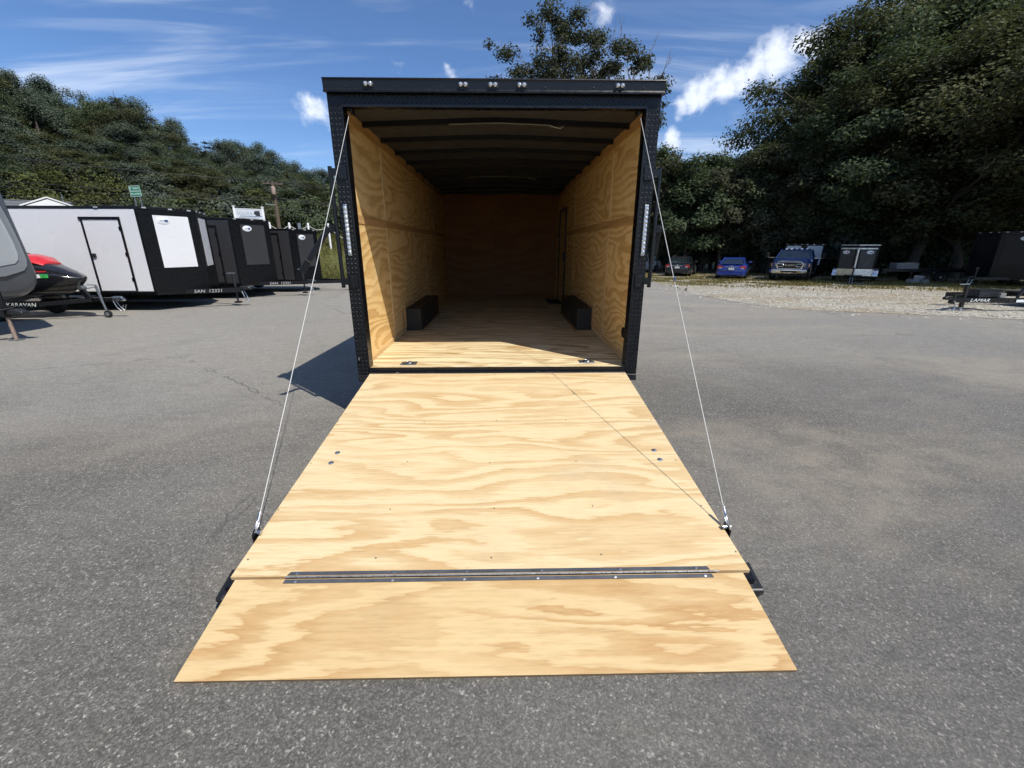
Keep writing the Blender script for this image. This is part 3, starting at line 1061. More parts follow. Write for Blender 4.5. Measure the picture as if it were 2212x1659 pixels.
v = [FP(-1.152, 0, -.018), FP(1.140, 0, -.018), FP(1.180, FL, -.018), FP(-1.194, FL, -.018), FP(-1.152, 0, 0), FP(1.140, 0, 0), FP(1.180, FL, 0), FP(-1.194, FL, 0)]
fl = MB().add(v, [(3, 2, 1, 0), (4, 5, 6, 7), (0, 1, 5, 4), (1, 2, 6, 5), (2, 3, 7, 6), (3, 0, 4, 7)]).build('ramp_flap', 'ply_flap', RAMP)
fl.data.materials.append(MT['ply_edge'])
for p in fl.data.polygons:
    if abs(p.normal.dot(fnn)) < .5:
        p.material_index = 1
# piano hinge between ramp and flap
h1 = rampbox(MB(), -.915, .985, -.926, .992, RL - .022, RL - .004, .0005, .0035).build('hinge_leaf', 'hinge_steel', RAMP)
v = [FP(-.928, .004, .0005), FP(.994, .004, .0005), FP(.998, .021, .0005), FP(-.933, .021, .0005)]
v += [p + fnn * .003 for p in v]
h2 = MB().add(v, [(3, 2, 1, 0), (4, 5, 6, 7), (0, 1, 5, 4), (1, 2, 6, 5), (2, 3, 7, 6), (3, 0, 4, 7)]).build('hinge_leaf', 'hinge_steel', RAMP)
mb = MB()
k = 0
x = -.928
while x < .985:
    mb.tube([(x, -2.258, .1655), (x + .046, -2.258, .1655)], .0042, 8)
    x += .049
tag(mb.build('hinge_knuckles', 'hinge_pin', RAMP, smooth=50), kind='stuff')
ang = math.atan2(rd.z, -rd.y)
rrot = (-ang, 0, 0)
for x in (-.885, -.45, -.12, .22, .58, .93):
    inst('screw', scr, RAMP, RP(x, RL - .013, .0035), rrot, (1.5, 1.5, 1.5))
fang = math.atan2(fd.z, -fd.y)
for x in (-.88, -.45, -.13, .2, .55, .96):
    inst('screw', scr, RAMP, FP(x, .0125, .0035), (-fang, 0, 0), (1.5, 1.5, 1.5))
bol = MB().lathe([(.017, 0), (.0165, .003), (.010, .0055), (.003, .006)], (0, 0, 0), 'Z', 16).mesh('bolt', 'galvanised', 40)
for x, y in ((-1.032, -1.302), (-1.034, -1.411), (1.041, -1.306), (1.046, -1.408)):
    s_ = (y - A.y) / rd.y
    inst('bolt', bol, RAMP, RP(x, s_, .0), rrot)
dscr = MB().lathe([(.0045, 0), (.004, .0012), (.0015, .0015)], (0, 0, 0), 'Z', 10).mesh('screw', 'hinge_steel', 40)
for s_ in (.035, .86, 1.36, 1.78, RL - .10):
    for x in (-1.15, -.55, -.02, .52, 1.15):
        inst('screw', dscr, RAMP, RP(x + rnd.uniform(-.02, .02), s_ + rnd.uniform(-.012, .012), 0), rrot)
# steel corner feet beside the flap
for sgn in (-1, 1):
    a, b = sgn * 1.152, sgn * 1.224
    MB().prism([(-2.17, .138), (-2.305, .102), (-2.312, .085), (-2.26, .0), (-2.215, .0), (-2.16, .085)], lambda y, z: (a, y, z), lambda y, z: (b, y, z)).build('corner_foot', 'scuffed_black', RAMP, bevel=.004)
# cable anchors and lifting cables
for sgn in (-1, 1):
    y0 = -2.0
    s_ = (y0 - A.y) / rd.y
    P = RP(sgn * 1.180, s_, .03)
    an = MB().prism([(-.035, -.05), (.035, -.05), (.03, .02), (.0, .035), (-.03, .02)], lambda a, z: RP(sgn * 1.1885, s_ + a, z), lambda a, z: RP(sgn * 1.1965, s_ + a, z)).build('cable_anchor', 'black_paint', RAMP)
    MB().tube([RP(sgn * 1.165, s_, .012), RP(sgn * 1.205, s_, .012)], .012, 12).build('anchor_bolt', 'steel', an, smooth=40)
    top = Vector((sgn * 1.150, .05, 2.578))
    bot = RP(sgn * 1.190, s_, .02)
    n_ = 26
    pts = []
    for i in range(n_ + 1):
        t = i / n_
        p = bot.lerp(top, t)
        p.z -= .018 * 4 * t * (1 - t)
        pts.append(p)
    cb = MB().tube(pts, .0023, 7).build('lift_cable', 'cable_wire', TR, smooth=80)
    d = (top - bot).normalized()
    MB().tube([bot + d * .05, bot + d * .095], .0085, 10).build('ferrule', 'steel', cb, smooth=40)
    loop = [bot + d * (.035 + .032 * math.cos(t)) + Vector((0, .016 * math.sin(t), 0)) for t in [R(a) for a in range(0, 361, 30)]]
    MB().tube(loop, .0035, 6).build('thimble', 'steel', cb, smooth=60)
    # pulley block at the top inner corner
    MB().lathe([(.035, -.01), (.028, -.004), (.028, .004), (.035, .01)], (sgn * 1.135, .07, 2.602), 'X', 16).build('pulley', 'dark_steel', cb, smooth=40)
    if sgn > 0:
        pm = bot.lerp(top, .49)
        MB().tube([pm - d * .012, pm + d * .012], .006, 8).build('cable_tag', 'badge_blue', cb)
# counter-spring shaft tucked behind the header
MB().tube([(-1.10, .055, 2.640), (1.10, .055, 2.640)], .020, 12).build('spring_shaft', 'dark_steel', TR, smooth=40)

# ------------------------------------------------------------------ other enclosed cargo trailers
ovm = MB().lathe([(1, 0), (1, .004), (.96, .006)], (0, 0, 0), 'Z', 28).mesh('badge', 'badge_white', 40)
ovr = MB().lathe([(.93, .0062), (.90, .0066)], (0, 0, 0), 'Z', 28).mesh('emblem', 'badge_blue')


def badge(parent, M, w=.15, h=.085, red=False):
    """oval maker's badge with a small dark mark; M maps its local XY plane"""
    b = bpy.data.objects.new('badge', ovm)
    COL.objects.link(b)
    b.parent = parent
    b.matrix_local = M @ Matrix.Diagonal((w, h, 1, 1))
    mk = MB().prism([(-.55, -.12), (.15, -.10), (.25, -.38), (.65, -.34), (.68, .30), (.22, .26), (.12, .02), (-.5, .02)], lambda x, y: (x, y, .0062), lambda x, y: (x, y, .0085)).build('emblem', 'badge_red' if red else 'badge_blue', b)
    return b


def cargo(label, loc, rz, L=5.0, hw=1.3, h=2.14, v=.55, zb=.45, side='black_paint', panel='charcoal_skin', name='cargo_trailer', door=True, fenders=False,
          chalk=None, badges=(1, 0), group=None, guard=False, ridge=None, tongue=1.0, panel_h=(.30, .94), corner=.23, topmat='black_paint', cat='trailer', jack=True):
    """enclosed trailer, nose ridge at local x=0 pointing +X, ground at z=0"""
    t = empty(name, loc, rz, label, cat, group)
    zt = zb + h
    xb = -v                      # where the straight sides end
    # body walls
    for sg in (-1, 1):
        MB().box(xb - L, xb - .002, sg * hw - (.03 if sg > 0 else 0), sg * hw + (.03 if sg < 0 else 0), zb, zt).build('side_wall', side, t)
    MB().box(xb - L, xb - L + .04, -hw + .031, hw - .031, zb, zt).build('rear_wall', side, t)
    mb = MB().prism([(xb - L, -hw - .012), (xb, -hw - .012), (.012, 0), (xb, hw + .012), (xb - L, hw + .012)], lambda x, y: (x, y, zt + .0005), lambda x, y: (x, y, zt + .075))
    mb.build('roof_cap', topmat, t, bevel=.012)
    MB().prism([(xb - L, -hw + .031), (xb, -hw + .031), (-.05, 0), (xb, hw - .031), (xb - L, hw - .031)], lambda x, y: (x, y, zb - .08), lambda x, y: (x, y, zb + .02)).build('floor_frame', 'black_paint', t)
    nl = math.hypot(v, hw)
    # nose faces: textured plate with a smooth panel set in it
    for sg in (-1, 1):
        e0 = Vector((xb, sg * hw, 0))
        e1 = Vector((0, 0, 0))
        d = (e1 - e0).normalized()
        nrm = Vector((d.y, -d.x, 0))
        if nrm.x < 0:
            nrm = -nrm

        def NP(a, z, o):
            p = e0 + d * a + nrm * o
            return (p.x, p.y, z)

        mbn = MB()
        mbn.add([NP(0, zb, -.02), NP(nl, zb, -.02), NP(nl, zt, -.02), NP(0, zt, -.02), NP(0, zb, 0), NP(nl, zb, 0), NP(nl, zt, 0), NP(0, zt, 0)],
                [(0, 1, 2, 3), (7, 6, 5, 4), (0, 4, 5, 1), (3, 2, 6, 7), (0, 3, 7, 4), (1, 5, 6, 2)])
        np_ = mbn.build('nose_plate', 'black_plate', t)
        # raised tread rows on the plate
        mt_ = MB()
        rr_ = int(h / .075)
        cc_ = int(nl / .075)
        for j in range(rr_):
            for i in range(cc_):
                a, z = (i + .5 + .25 * (j % 2)) * .075, zb + (j + .5) * .075
                if a > nl - .03:
                    continue
                q = [NP(a - .026, z - .008, 0), NP(a + .026, z + .008, 0), NP(a, z + .014, .004), NP(a, z - .014, .004)]
                mt_.add(q, [(0, 3, 2), (3, 1, 2)])
        tag(mt_.build('tread_pattern', 'black_plate', np_), kind='stuff')
        a0, a1 = nl * (corner if sg < 0 else corner), nl * (.84)
        z0, z1 = zb + h * panel_h[0], zb + h * panel_h[1]
        mbp = MB()
        mbp.add([NP(a0, z0, .005), NP(a1, z0, .005), NP(a1, z1, .005), NP(a0, z1, .005), NP(a0, z0, .011), NP(a1, z0, .011), NP(a1, z1, .011), NP(a0, z1, .011)],
                [(0, 1, 2, 3), (7, 6, 5, 4), (0, 4, 5, 1), (3, 2, 6, 7), (0, 3, 7, 4), (1, 5, 6, 2)])
        mbp.build('nose_panel', panel, t)
        fr_ = MB()
        fr_.add([NP(.0, z0 - .03, .005), NP(nl, z0 - .03, .005), NP(nl, z0 - .004, .005), NP(0, z0 - .004, .005), NP(0, z0 - .03, .014), NP(nl, z0 - .03, .014), NP(nl, z0 - .004, .014), NP(0, z0 - .004, .014)],
                [(0, 1, 2, 3), (7, 6, 5, 4), (0, 4, 5, 1), (3, 2, 6, 7), (0, 3, 7, 4), (1, 5, 6, 2)])
        fr_.build('trim_rail', 'black_paint', t)
        if guard:
            g = MB()
            g.add([NP(.0, zb - .04, .008), NP(nl, zb - .04, .008), NP(nl, zb + h * .24, .008), NP(0, zb + h * .24, .008), NP(0, zb - .04, .014), NP(nl, zb - .04, .014), NP(nl, zb + h * .24, .014), NP(0, zb + h * .24, .014)],
                  [(0, 1, 2, 3), (7, 6, 5, 4), (0, 4, 5, 1), (3, 2, 6, 7), (0, 3, 7, 4), (1, 5, 6, 2)])
            g.build('stone_guard', 'aluminium', t)
        if badges[0 if sg < 0 else 1]:
            a = a0 + .24 if sg < 0 else a0 + .24
            o = Vector(NP(a, z1 - .13, .012))
            xax = d if sg < 0 else -d
            M = Matrix(((xax.x, 0, nrm.x, o.x), (xax.y, 0, nrm.y, o.y), (0, 1, 0, o.z), (0, 0, 0, 1)))
            badge(t, M, .17, .095, badges[0 if sg < 0 else 1] == 2)
        for a in (.12, .55, .88):
            o = NP(a * nl, zt + .045, .016)
            MB().obox(Vector(o) - d * .05, Vector(o) + d * .05, .02, .035).build('marker_lamp', 'lamp_clear', t)
    if ridge:
        MB().tube([(.0, 0, zb), (.0, 0, zt)], .05, 10).build('ridge_trim', ridge, t, smooth=60)
    # lower corner trim of the sides
    for sg in (-1, 1):
        MB().box(xb - L, xb, *sorted((sg * (hw + .001), sg * (hw + .012))), zb - .02, zb + .03).build('skirt_trim', 'black_paint', t)
        MB().box(xb - .05, xb, *sorted((sg * (hw + .0012), sg * (hw + .010))), zb + .032, zt).build('corner_trim', 'black_paint', t)
        MB().box(xb - 1.05, xb - .95, *sorted((sg * (hw + .013), sg * (hw + .03))), zt + .025, zt + .06).build('marker_lamp', 'lamp_clear', t)
    if door:
        x1, x0 = xb - .52, xb - 1.43
        y = -hw
        dr = MB().box(x0, x1, y - .016, y - .001, zb + .05, zb + 1.86).build('side_door', side, t)
        f = MB()
        f.box(x0 - .05, x0 - .001, y - .026, y - .001, zb + .05, zb + 1.86)
        f.box(x1 + .001, x1 + .05, y - .026, y - .001, zb + .05, zb + 1.86)
        f.box(x0 - .09, x1 + .05, y - .03, y - .001, zb + 1.862, zb + 1.93)
        f.build('door_frame', 'black_paint', dr)
        MB().box(x0 + .02, x0 + .12, y - .06, y - .017, zb + .92, zb + 1.02).build('handle', 'dark_steel', dr, bevel=.01)
        for z in (.3, .95, 1.6):
            MB().box(x1 - .02, x1 + .03, y - .034, y - .0265, zb + z, zb + z + .09).build('hinge', 'black_paint', dr)
    # running gear
    for sg in (-1, 1):
        if fenders:
            yy = sg * (hw + .13)
            wheel(t, (xb - L * .5, yy, .31), .31, .19, 'Y', 'aluminium', sg)
            rg = []
            for k in range(9):
                a = R(180 * k / 8)
                x, z = xb - L * .5 + math.cos(a) * .42, .33 + math.sin(a) * .40
                rg.append([(x, sg * (hw + .002), z), (x, sg * (hw + .27), z), (x * .995 + .005 * (xb - L * .5), sg * (hw + .27), z - .02), (x, sg * (hw + .002), z - .02)])
            MB().loft(rg).build('fender', 'aluminium', t, smooth=40)
        else:
            for dx in (-.42, .42):
                wheel(t, (xb - L * .52 + dx, sg * (hw - .13), .33), .33, .19, 'Y', 'galvanised', sg)
    # A-frame tongue, coupler, chains, jack
    zr = zb - .055
    tl = tongue
    mb = MB()
    for sg in (-1, 1):
        mb.obox((-v - .15, sg * min(.8, hw * .62), zr), (tl - .12, sg * .06, zr), .06, .13)
    mb.obox((tl - .3, -.1, zr + .01), (tl - .3, .1, zr + .01), .12, .12)
    tg = mb.build('tongue', 'black_paint', t)
    MB().prism([(tl - .16, .05), (tl + .10, .05), (tl + .16, .0), (tl + .16, -.05), (tl + .02, -.06), (tl - .16, -.06)], lambda x, z: (x, -.05, zr + .05 + z), lambda x, z: (x, .05, zr + .05 + z)).build('coupler', 'dark_steel', t, bevel=.012)
    if jack:
        jx = tl - .3
        MB().tube([(jx, 0, .05), (jx, 0, zb + .02)], .027, 10).tube([(jx, 0, zb + .02), (jx, 0, zb + .42)], .036, 10).build('jack', 'dark_steel', t, smooth=40)
        MB().obox((jx - .12, 0, zb + .43), (jx + .06, 0, zb + .43), .03, .03).tube([(jx - .12, 0, zb + .43), (jx - .12, -.10, zb + .43)], .014, 6).build('jack_handle', 'galvanised', t)
        MB().box(jx - .08, jx + .08, -.07, .07, .0, .05).build('jack_foot', 'dark_steel', t)
    for sg in (-1, 1):
        MB().tube([(tl - .10, sg * .06, zr - .04), (tl - .04, sg * .07, zr - .2), (tl, sg * .05, zr - .33), (tl + .03, sg * .05, .02)], .013, 6).build('safety_chain', 'galvanised', t)
    if chalk:
        p0, p1 = Vector((-v - .15, -min(.8, hw * .62), zr)), Vector((tl - .12, -.06, zr))
        d = (p1 - p0).normalized()
        nrm = Vector((d.y, -d.x, 0))
        pc = p0.lerp(p1, .55) + nrm * .0325
        M = Matrix(((d.x, 0, nrm.x, pc.x), (d.y, 0, nrm.y, pc.y), (0, 1, 0, pc.z - .005), (0, 0, 0, 1)))
        o = bpy.data.objects.new('chalk_lettering', textmesh(chalk, .125, 'chalk', .001, .15, sx=1.15))
        COL.objects.link(o)
        o.parent = t
        o.matrix_local = M
    return t


cargo('white walled cargo trailer with black nose corners and white nose panel', (-8.85, 9.63, -.085), 0, 6.4, 1.36, 2.12, .59, .455, 'white_skin', 'white_skin', chalk='SAN  12321', tongue=1.05)
cargo('charcoal cargo trailer parked right behind the white one, its nose panel larger', (-8.55, 13.10, -.15), R(3), 6.4, 1.32, 2.10, .68, .465, 'charcoal_skin', 'charcoal_skin', chalk='SAN  12321', tongue=1.25)
cargo('charcoal cargo trailer last in the row, next to the grass bank', (-7.98, 15.85, -.285), 0, 6.4, 1.24, 2.02, .56, .44, 'charcoal_skin', 'charcoal_skin', tongue=1.5)

# ------------------------------------------------------------------ camper nose at the left edge
CX, CY = -9.18, 4.0
t = empty('travel_trailer', (CX, CY, T(CX, CY)), 0, 'grey travel trailer with rounded two tone nose, cut off by the left edge', 'camper')
def rrect(hw, z0, z1, r_, m=5):
    pts = []
    for cy, cz, a0 in ((hw - r_, z1 - r_, 0), (-hw + r_, z1 - r_, 90), (-hw + r_, z0 + r_, 180), (hw - r_, z0 + r_, 270)):
        for k in range(m):
            a = R(a0 + 90 * k / (m - 1))
            pts.append((cy + r_ * math.cos(a), cz + r_ * math.sin(a)))
    return pts
def leanx(z):
    return -.10 * max(0.0, z - 1.1) ** 1.3 - .35 * max(0.0, .95 - z) ** 1.2
rings = []
for x, ins in ((-4.6, .0), (-.42, 0), (-.22, .012), (-.10, .05), (-.03, .11), (.0, .19)):
    rings.append([(x + leanx(z), y, z) for y, z in rrect(1.205 - ins, .66 + ins, 3.05 - ins, .36)])
MB().loft(rings).build('body_shell', 'camper_dark', t, smooth=50)
def cap_panel(pts, x0, th, nm, mt):
    MB().prism(pts, lambda y, z: (x0 + leanx(z), y, z), lambda y, z: (x0 + th + leanx(z), y, z)).build(nm, mt, t)
def symm(h_):
    return h_ + [(-y, z) for y, z in h_[::-1]]
cap_panel(symm([(.86, 2.72), (.93, 2.5), (.97, 2.1), (.99, 1.7), (.985, 1.40), (.95, 1.27), (.86, 1.185), (.5, 1.10)]), .001, .012, 'cap_band', 'camper_mid')
cap_panel(symm([(.72, 2.60), (.80, 2.4), (.845, 2.0), (.865, 1.7), (.86, 1.50), (.82, 1.38), (.74, 1.32), (.4, 1.27)]), .0135, .012, 'window_panel', 'camper_light')
MB().obox((-.6, -.75, .52), (.42, -.08, .50), .07, .12).obox((-.6, .75, .52), (.42, .08, .50), .07, .12).build('tongue', 'black_paint', t)
MB().prism([(.30, .50), (.60, .50), (.70, .46), (.70, .40), (.30, .40)], lambda x, z: (x, -.07, z + .07), lambda x, z: (x, .07, z + .07)).build('coupler', 'dark_steel', t, bevel=.015)
lg = MB().tube([(.37, 0, .02), (.35, 0, .42)], .03, 10).build('tongue_jack', 'rusty_steel', t, smooth=40)
MB().box(.29, .45, -.07, .07, 0, .02).build('foot_plate', 'galvanised', lg)
MB().tube([(.35, 0, .42), (.33, 0, .98)], .045, 10).build('jack_housing', 'black_paint', lg)
MB().tube([(.2, -.1, .62), (.4, -.14, .56), (.55, -.02, .60)], .012, 6).build('wiring_loop', 'bow_black', lg)
for sg in (-1, 1):
    wheel(t, (-3.4, sg * 1.0, .34), .34, .2, 'Y', 'galvanised', sg)

# ------------------------------------------------------------------ jet ski on its trailer
GZ = T(-11, 7.0)
t = empty('boat_trailer', (-10.2, 7.1, GZ), 0, 'small black single axle boat trailer under the red and black watercraft', 'trailer')
mb = MB()
for sg in (-1, 1):
    mb.obox((-3.2, sg * .55, .36), (-.7, sg * .55, .38), .05, .11)
    mb.obox((-.7, sg * .55, .38), (.1, sg * .05, .43), .05, .09)
mb.obox((-.25, 0, .44), (.62, 0, .44), .07, .08)
mb.obox((-1.6, -.55, .36), (-1.6, .55, .36), .06, .06)
fr = mb.build('trailer_frame', 'black_paint', t)
lettering('lettering', 'KARAVAN', .125, 'sign_white', t, (-1.08, -.579, .372), FACE_MY, extrude=.001, shear=.2, sx=1.2)
for sg in (-1, 1):
    wheel(t, (-1.55, sg * .68, .24), .24, .16, 'Y', 'galvanised', sg)
MB().prism([(-.05, .45), (.08, .45), (-.16, .86), (-.26, .86)], lambda x, z: (x, -.04, z), lambda x, z: (x, .04, z)).build('winch_stand', 'black_paint', t)
MB().lathe([(.06, -.07), (.06, .07)], (-.10, 0, .72), 'Y', 14).build('winch_drum', 'galvanised', t, smooth=40)
MB().tube([(-.10, -.08, .72), (.05, -.11, .70), (.30, -.11, .74)], .011, 6).build('winch_handle', 'galvanised', t)
MB().tube([(.42, -.08, .12), (.37, -.08, .40)], .022, 8).tube([(.37, -.08, .40), (.32, -.08, .78)], .03, 8).build('jack', 'galvanised', t, smooth=40)
MB().tube([(.32, -.08, .79), (.12, -.08, .80)], .012, 6).build('jack_handle', 'galvanised', t)
jw = MB().lathe([(.05, -.03), (.085, -.025), (.09, 0), (.085, .025), (.05, .03)], (.43, -.08, .09), 'Y', 16).build('jack_wheel', 'black_rubber', t, smooth=40)
MB().lathe([(.048, -.032), (.02, -.036)], (.43, -.08, .09), 'Y', 12).build('rim', 'galvanised', jw)
MB().prism([(.58, .05), (.80, .05), (.86, .0), (.86, -.05), (.58, -.05)], lambda x, z: (x, -.04, .45 + z), lambda x, z: (x, .04, .45 + z)).build('coupler', 'chrome', t, bevel=.012)
MB().box(-.05, 0, -.10, -.06, .40, .45).build('side_lamp', 'amber', t)
for sg in (-1, 1):
    MB().tube([(.6, sg * .04, .40), (.66, sg * .05, .25), (.75, sg * .05, .16), (.82, sg * .04, .3)], .010, 6).build('safety_chain', 'galvanised', t)
    MB().obox((-3.0, sg * .3, .455), (-.9, sg * .3, .47), .09, .06).build('bunk', 'tarp_grey', t)

t = empty('jet_ski', (-10.2, 7.1, GZ), 0, 'black jet ski with bright red hood sitting on a trailer', 'jet ski')
# hull loft: (x, half width, keel z, chine z, deck z)
st = [(-3.1, .50, .50, .58, 1.02), (-2.6, .58, .485, .56, 1.10), (-1.8, .60, .485, .56, 1.12), (-1.2, .58, .485, .58, 1.12), (-.7, .50, .52, .66, 1.10), (-.35, .38, .60, .76, 1.06), (-.1, .22, .74, .86, 1.00), (.05, .05, .88, .93, .97)]
rings = []
for x, w, k, c_, d_ in st:
    rings.append([(x, 0, k), (x, w * .75, c_), (x, w, (c_ + d_) / 2), (x, w * 1.04, d_ - .02), (x, w * .95, d_), (x, 0, d_ + .02), (x, -w * .95, d_), (x, -w * 1.04, d_ - .02), (x, -w, (c_ + d_) / 2), (x, -w * .75, c_)])
MB().loft(rings).build('hull', 'pwc_black', t, smooth=35)
rings = []
for x, w, z0, z1 in [(-1.5, .46, 1.10, 1.34), (-1.15, .47, 1.10, 1.40), (-.85, .44, 1.09, 1.37), (-.6, .37, 1.07, 1.28), (-.3, .26, 1.03, 1.15), (.0, .06, .96, 1.0)]:
    rings.append([(x, -w, z0), (x, -w * .9, z0 + (z1 - z0) * .6), (x, -w * .45, z1), (x, w * .45, z1), (x, w * .9, z0 + (z1 - z0) * .6), (x, w, z0)])
MB().loft(rings).build('front_deck', 'pwc_black', t, smooth=30)
rings = []
for x, w, z0, z1 in [(-1.35, .30, 1.36, 1.50), (-1.05, .34, 1.36, 1.52), (-.80, .33, 1.33, 1.45), (-.62, .24, 1.26, 1.33)]:
    rings.append([(x, -w, z0), (x, -w * .8, z1 - .03), (x, -w * .3, z1), (x, w * .3, z1), (x, w * .8, z1 - .03), (x, w, z0)])
MB().loft(rings).build('hood', 'pwc_red', t, smooth=40)
def hull_y(x):
    return -(.50 - (x + .7) * .343) * 1.045 - .004
def hull_patch(nm, mt, x0, x1, z0, z1):
    o_ = [(x0, hull_y(x0), z0), (x1, hull_y(x1), z0), (x1, hull_y(x1), z1), (x0, hull_y(x0), z1)]
    v_ = o_ + [(x, y + .012, z) for x, y, z in o_]
    return MB().add(v_, [(0, 1, 2, 3), (7, 6, 5, 4), (0, 4, 5, 1), (3, 2, 6, 7), (0, 3, 7, 4), (1, 5, 6, 2)]).build(nm, mt, t)
hull_patch('stripe', 'pwc_red', -.70, -.42, 1.115, 1.14)
MB().prism([(-2.9, 1.02), (-2.8, 1.25), (-2.0, 1.30), (-1.6, 1.36), (-1.5, 1.0)], lambda x, z: (x, -.2, z), lambda x, z: (x, .2, z)).build('seat', 'black_rubber', t, bevel=.05, seg=3)
MB().tube([(-1.45, -.36, 1.50), (-1.35, -.15, 1.53), (-1.35, .15, 1.53), (-1.45, .36, 1.50)], .025, 8).build('handlebar', 'black_rubber', t, smooth=50)
MB().box(-1.2, -1.05, -.36, -.30, 1.40, 1.47).build('mirror', 'black_rubber', t, bevel=.02)
ha = math.atan2(.343 * 1.045, 1.0)
for (x0, x1, mt_, tx) in ((-.53, -.41, 'sticker_green', '27'), (-.66, -.545, 'badge_white', '0')):
    stk = hull_patch('registration_sticker', mt_, x0, x1, .985, 1.065)
    xm = (x0 + x1) / 2
    lettering('lettering', tx, .075, 'sign_dark', stk, (xm, hull_y(xm) - .002, 1.025), (R(90), 0, ha), extrude=.001)
MB().box(-.52, -.40, -.345, -.325, 1.10, 1.115).build('trim_strip', 'chrome', t)

# ------------------------------------------------------------------ road side: signs, rope fence, pole, wires, house
sx, sy = -24.2, 27.4
t = empty('road_sign', (sx, sy, T(sx, sy)), R(-16), 'green guide sign on two metal posts with two place names', 'sign')
zz = 5.05 - T(sx, sy)
for dx in (-.25, .25):
    MB().box(dx - .035, dx + .035, .03, .08, 0, zz + .3).build('post', 'galvanised', t)
for i, (nm_, ar) in enumerate((('Plainfield', 'up'), ('Canterbury', 'left'))):
    z0 = zz - .02 - i * .33
    x0 = .02 * i
    bd = MB().box(-.47 + x0, .47 + x0, .0, .028, z0, z0 + .322).build('sign_panel', 'sign_green', t)
    e = MB()
    e.box(-.47 + x0, .47 + x0, -.004, -.0005, z0 + .300, z0 + .322).box(-.47 + x0, .47 + x0, -.004, -.0005, z0, z0 + .02)
    e.box(-.47 + x0, -.45 + x0, -.004, -.0005, z0 + .021, z0 + .299).box(.45 + x0, .47 + x0, -.004, -.0005, z0 + .021, z0 + .299)
    e.build('border', 'sign_white', bd)
    lettering('lettering', nm_, .19, 'sign_white', bd, (.10 + x0, -.003, z0 + .165), FACE_MY, extrude=.002, sx=.82)
    arw = [(0, .10), (.06, .02), (.022, .02), (.022, -.10), (-.022, -.10), (-.022, .02), (-.06, .02)]
    if ar == 'left':
        arw = [(-y, x) for x, y in arw]
    MB().prism(arw, lambda x, z: (-.37 + x0 + x, -.006, z0 + .16 + z), lambda x, z: (-.37 + x0 + x, -.001, z0 + .16 + z)).build('arrow', 'sign_white', bd)

sx, sy = -15.1, 23.9
g0 = T(sx, sy)
t = empty('business_sign', (sx, sy, g0), R(28), 'grey and white business sign board between two white posts', 'sign')
zt_ = 3.78 - g0
for dx in (-.74, .74):
    p = MB().box(dx - .055, dx + .055, -.055, .055, 0, zt_).build('post', 'white_vinyl', t)
    MB().prism([(-.085, 0), (.085, 0), (.06, .05), (-.06, .05)], lambda x, z: (dx + x, -.085, zt_ + .001 + z), lambda x, z: (dx + x, .085, zt_ + .001 + z)).build('post_cap', 'white_vinyl', p)
bd = MB().box(-.684, .684, -.03, .03, zt_ - .69, zt_ - .12).build('sign_panel', 'sign_board', t)
e = MB().box(-.684, .684, -.045, .045, zt_ - .119, zt_ - .085)
e.build('top_rail', 'white_vinyl', t)
lettering('lettering', 'SOUZA', .25, 'sign_grey', bd, (-.22, -.032, zt_ - .36), FACE_MY, extrude=.002)
MB().prism([(.24, .02), (.30, .16), (.56, .18), (.58, -.10), (.38, -.12)], lambda x, z: (x, -.036, zt_ - .37 + z), lambda x, z: (x, -.031, zt_ - .37 + z)).build('emblem', 'sign_dark', bd)
MB().prism([(-.5, 0), (.62, 0), (.64, .03), (-.45, .03)], lambda x, z: (x, -.035, zt_ - .52 + z), lambda x, z: (x, -.031, zt_ - .52 + z)).build('underline', 'badge_blue', bd)
lettering('lettering', 'WHOLESALE TRAILERS LLC', .095, 'sign_dark', bd, (-.02, -.032, zt_ - .60), FACE_MY, extrude=.002, sx=.92)
b2 = MB().box(-.684, .684, -.03, .03, zt_ - .95, zt_ - .70).build('sign_panel', 'sign_dark', t)
lettering('lettering', '224-0887', .20, 'sign_white', b2, (.10, -.032, zt_ - .82), FACE_MY, extrude=.002)

# white rope fence posts and the rope runs between them
fp = [(-18.6, 23.6), (-16.7, 24.7), (-14.86, 25.6), (-13.85, 26.1), (-12.83, 26.55), (-11.7, 27.05), (-10.5, 27.5), (-9.2, 28.0)]
wh = ['left of the business sign', 'behind the white trailer roof', 'beside the business sign', 'behind the last charcoal trailer', 'near the grey marker post', 'on the grass bank by the trailer corner', 'hidden beside the trailer post', 'at the right end of the rope']
tops = []
for (x, y), w_ in zip(fp, wh):
    z0 = T(x, y)
    p = empty('fence_post', (x, y, z0 - .05), 0, 'white rope fence post ' + w_, 'fence post', 'posts of the rope fence')
    hgt = 3.04 - z0 + .05 if x < -11 else 1.0
    MB().lathe([(.065, 0), (.065, hgt - .08), (.05, hgt - .02), (.02, hgt)], (0, 0, 0), 'Z', 12).build('shaft', 'white_vinyl', p, smooth=40)
    MB().lathe([(.072, hgt - .17), (.072, hgt - .13)], (0, 0, 0), 'Z', 12).build('collar', 'white_vinyl', p)
    tops.append(Vector((x, y, z0 - .05 + hgt - .15)))
for i in range(len(tops) - 1):
    pts = []
    for k in range(13):
        t_ = k / 12
        p = tops[i].lerp(tops[i + 1], t_)
        p.z -= .28 * 4 * t_ * (1 - t_)
        pts.append(p)
    tag(MB().tube(pts, .022, 6).build('fence_rope', 'rope_fibre', None, smooth=60), 'pale sagging rope leaving the white post ' + wh[i], 'rope', 'ropes of the fence')
x, y = -13.32, 26.36
p = empty('marker_post', (x, y, T(x, y)), 0, 'short grey metal post standing among the white rope posts', 'post')
MB().box(-.10, .10, -.01, .01, .35, 3.02 - T(x, y)).build('plate', 'galvanised', p)
MB().box(-.03, .03, .012, .04, 0, 3.0 - T(x, y)).build('stake', 'galvanised', p)

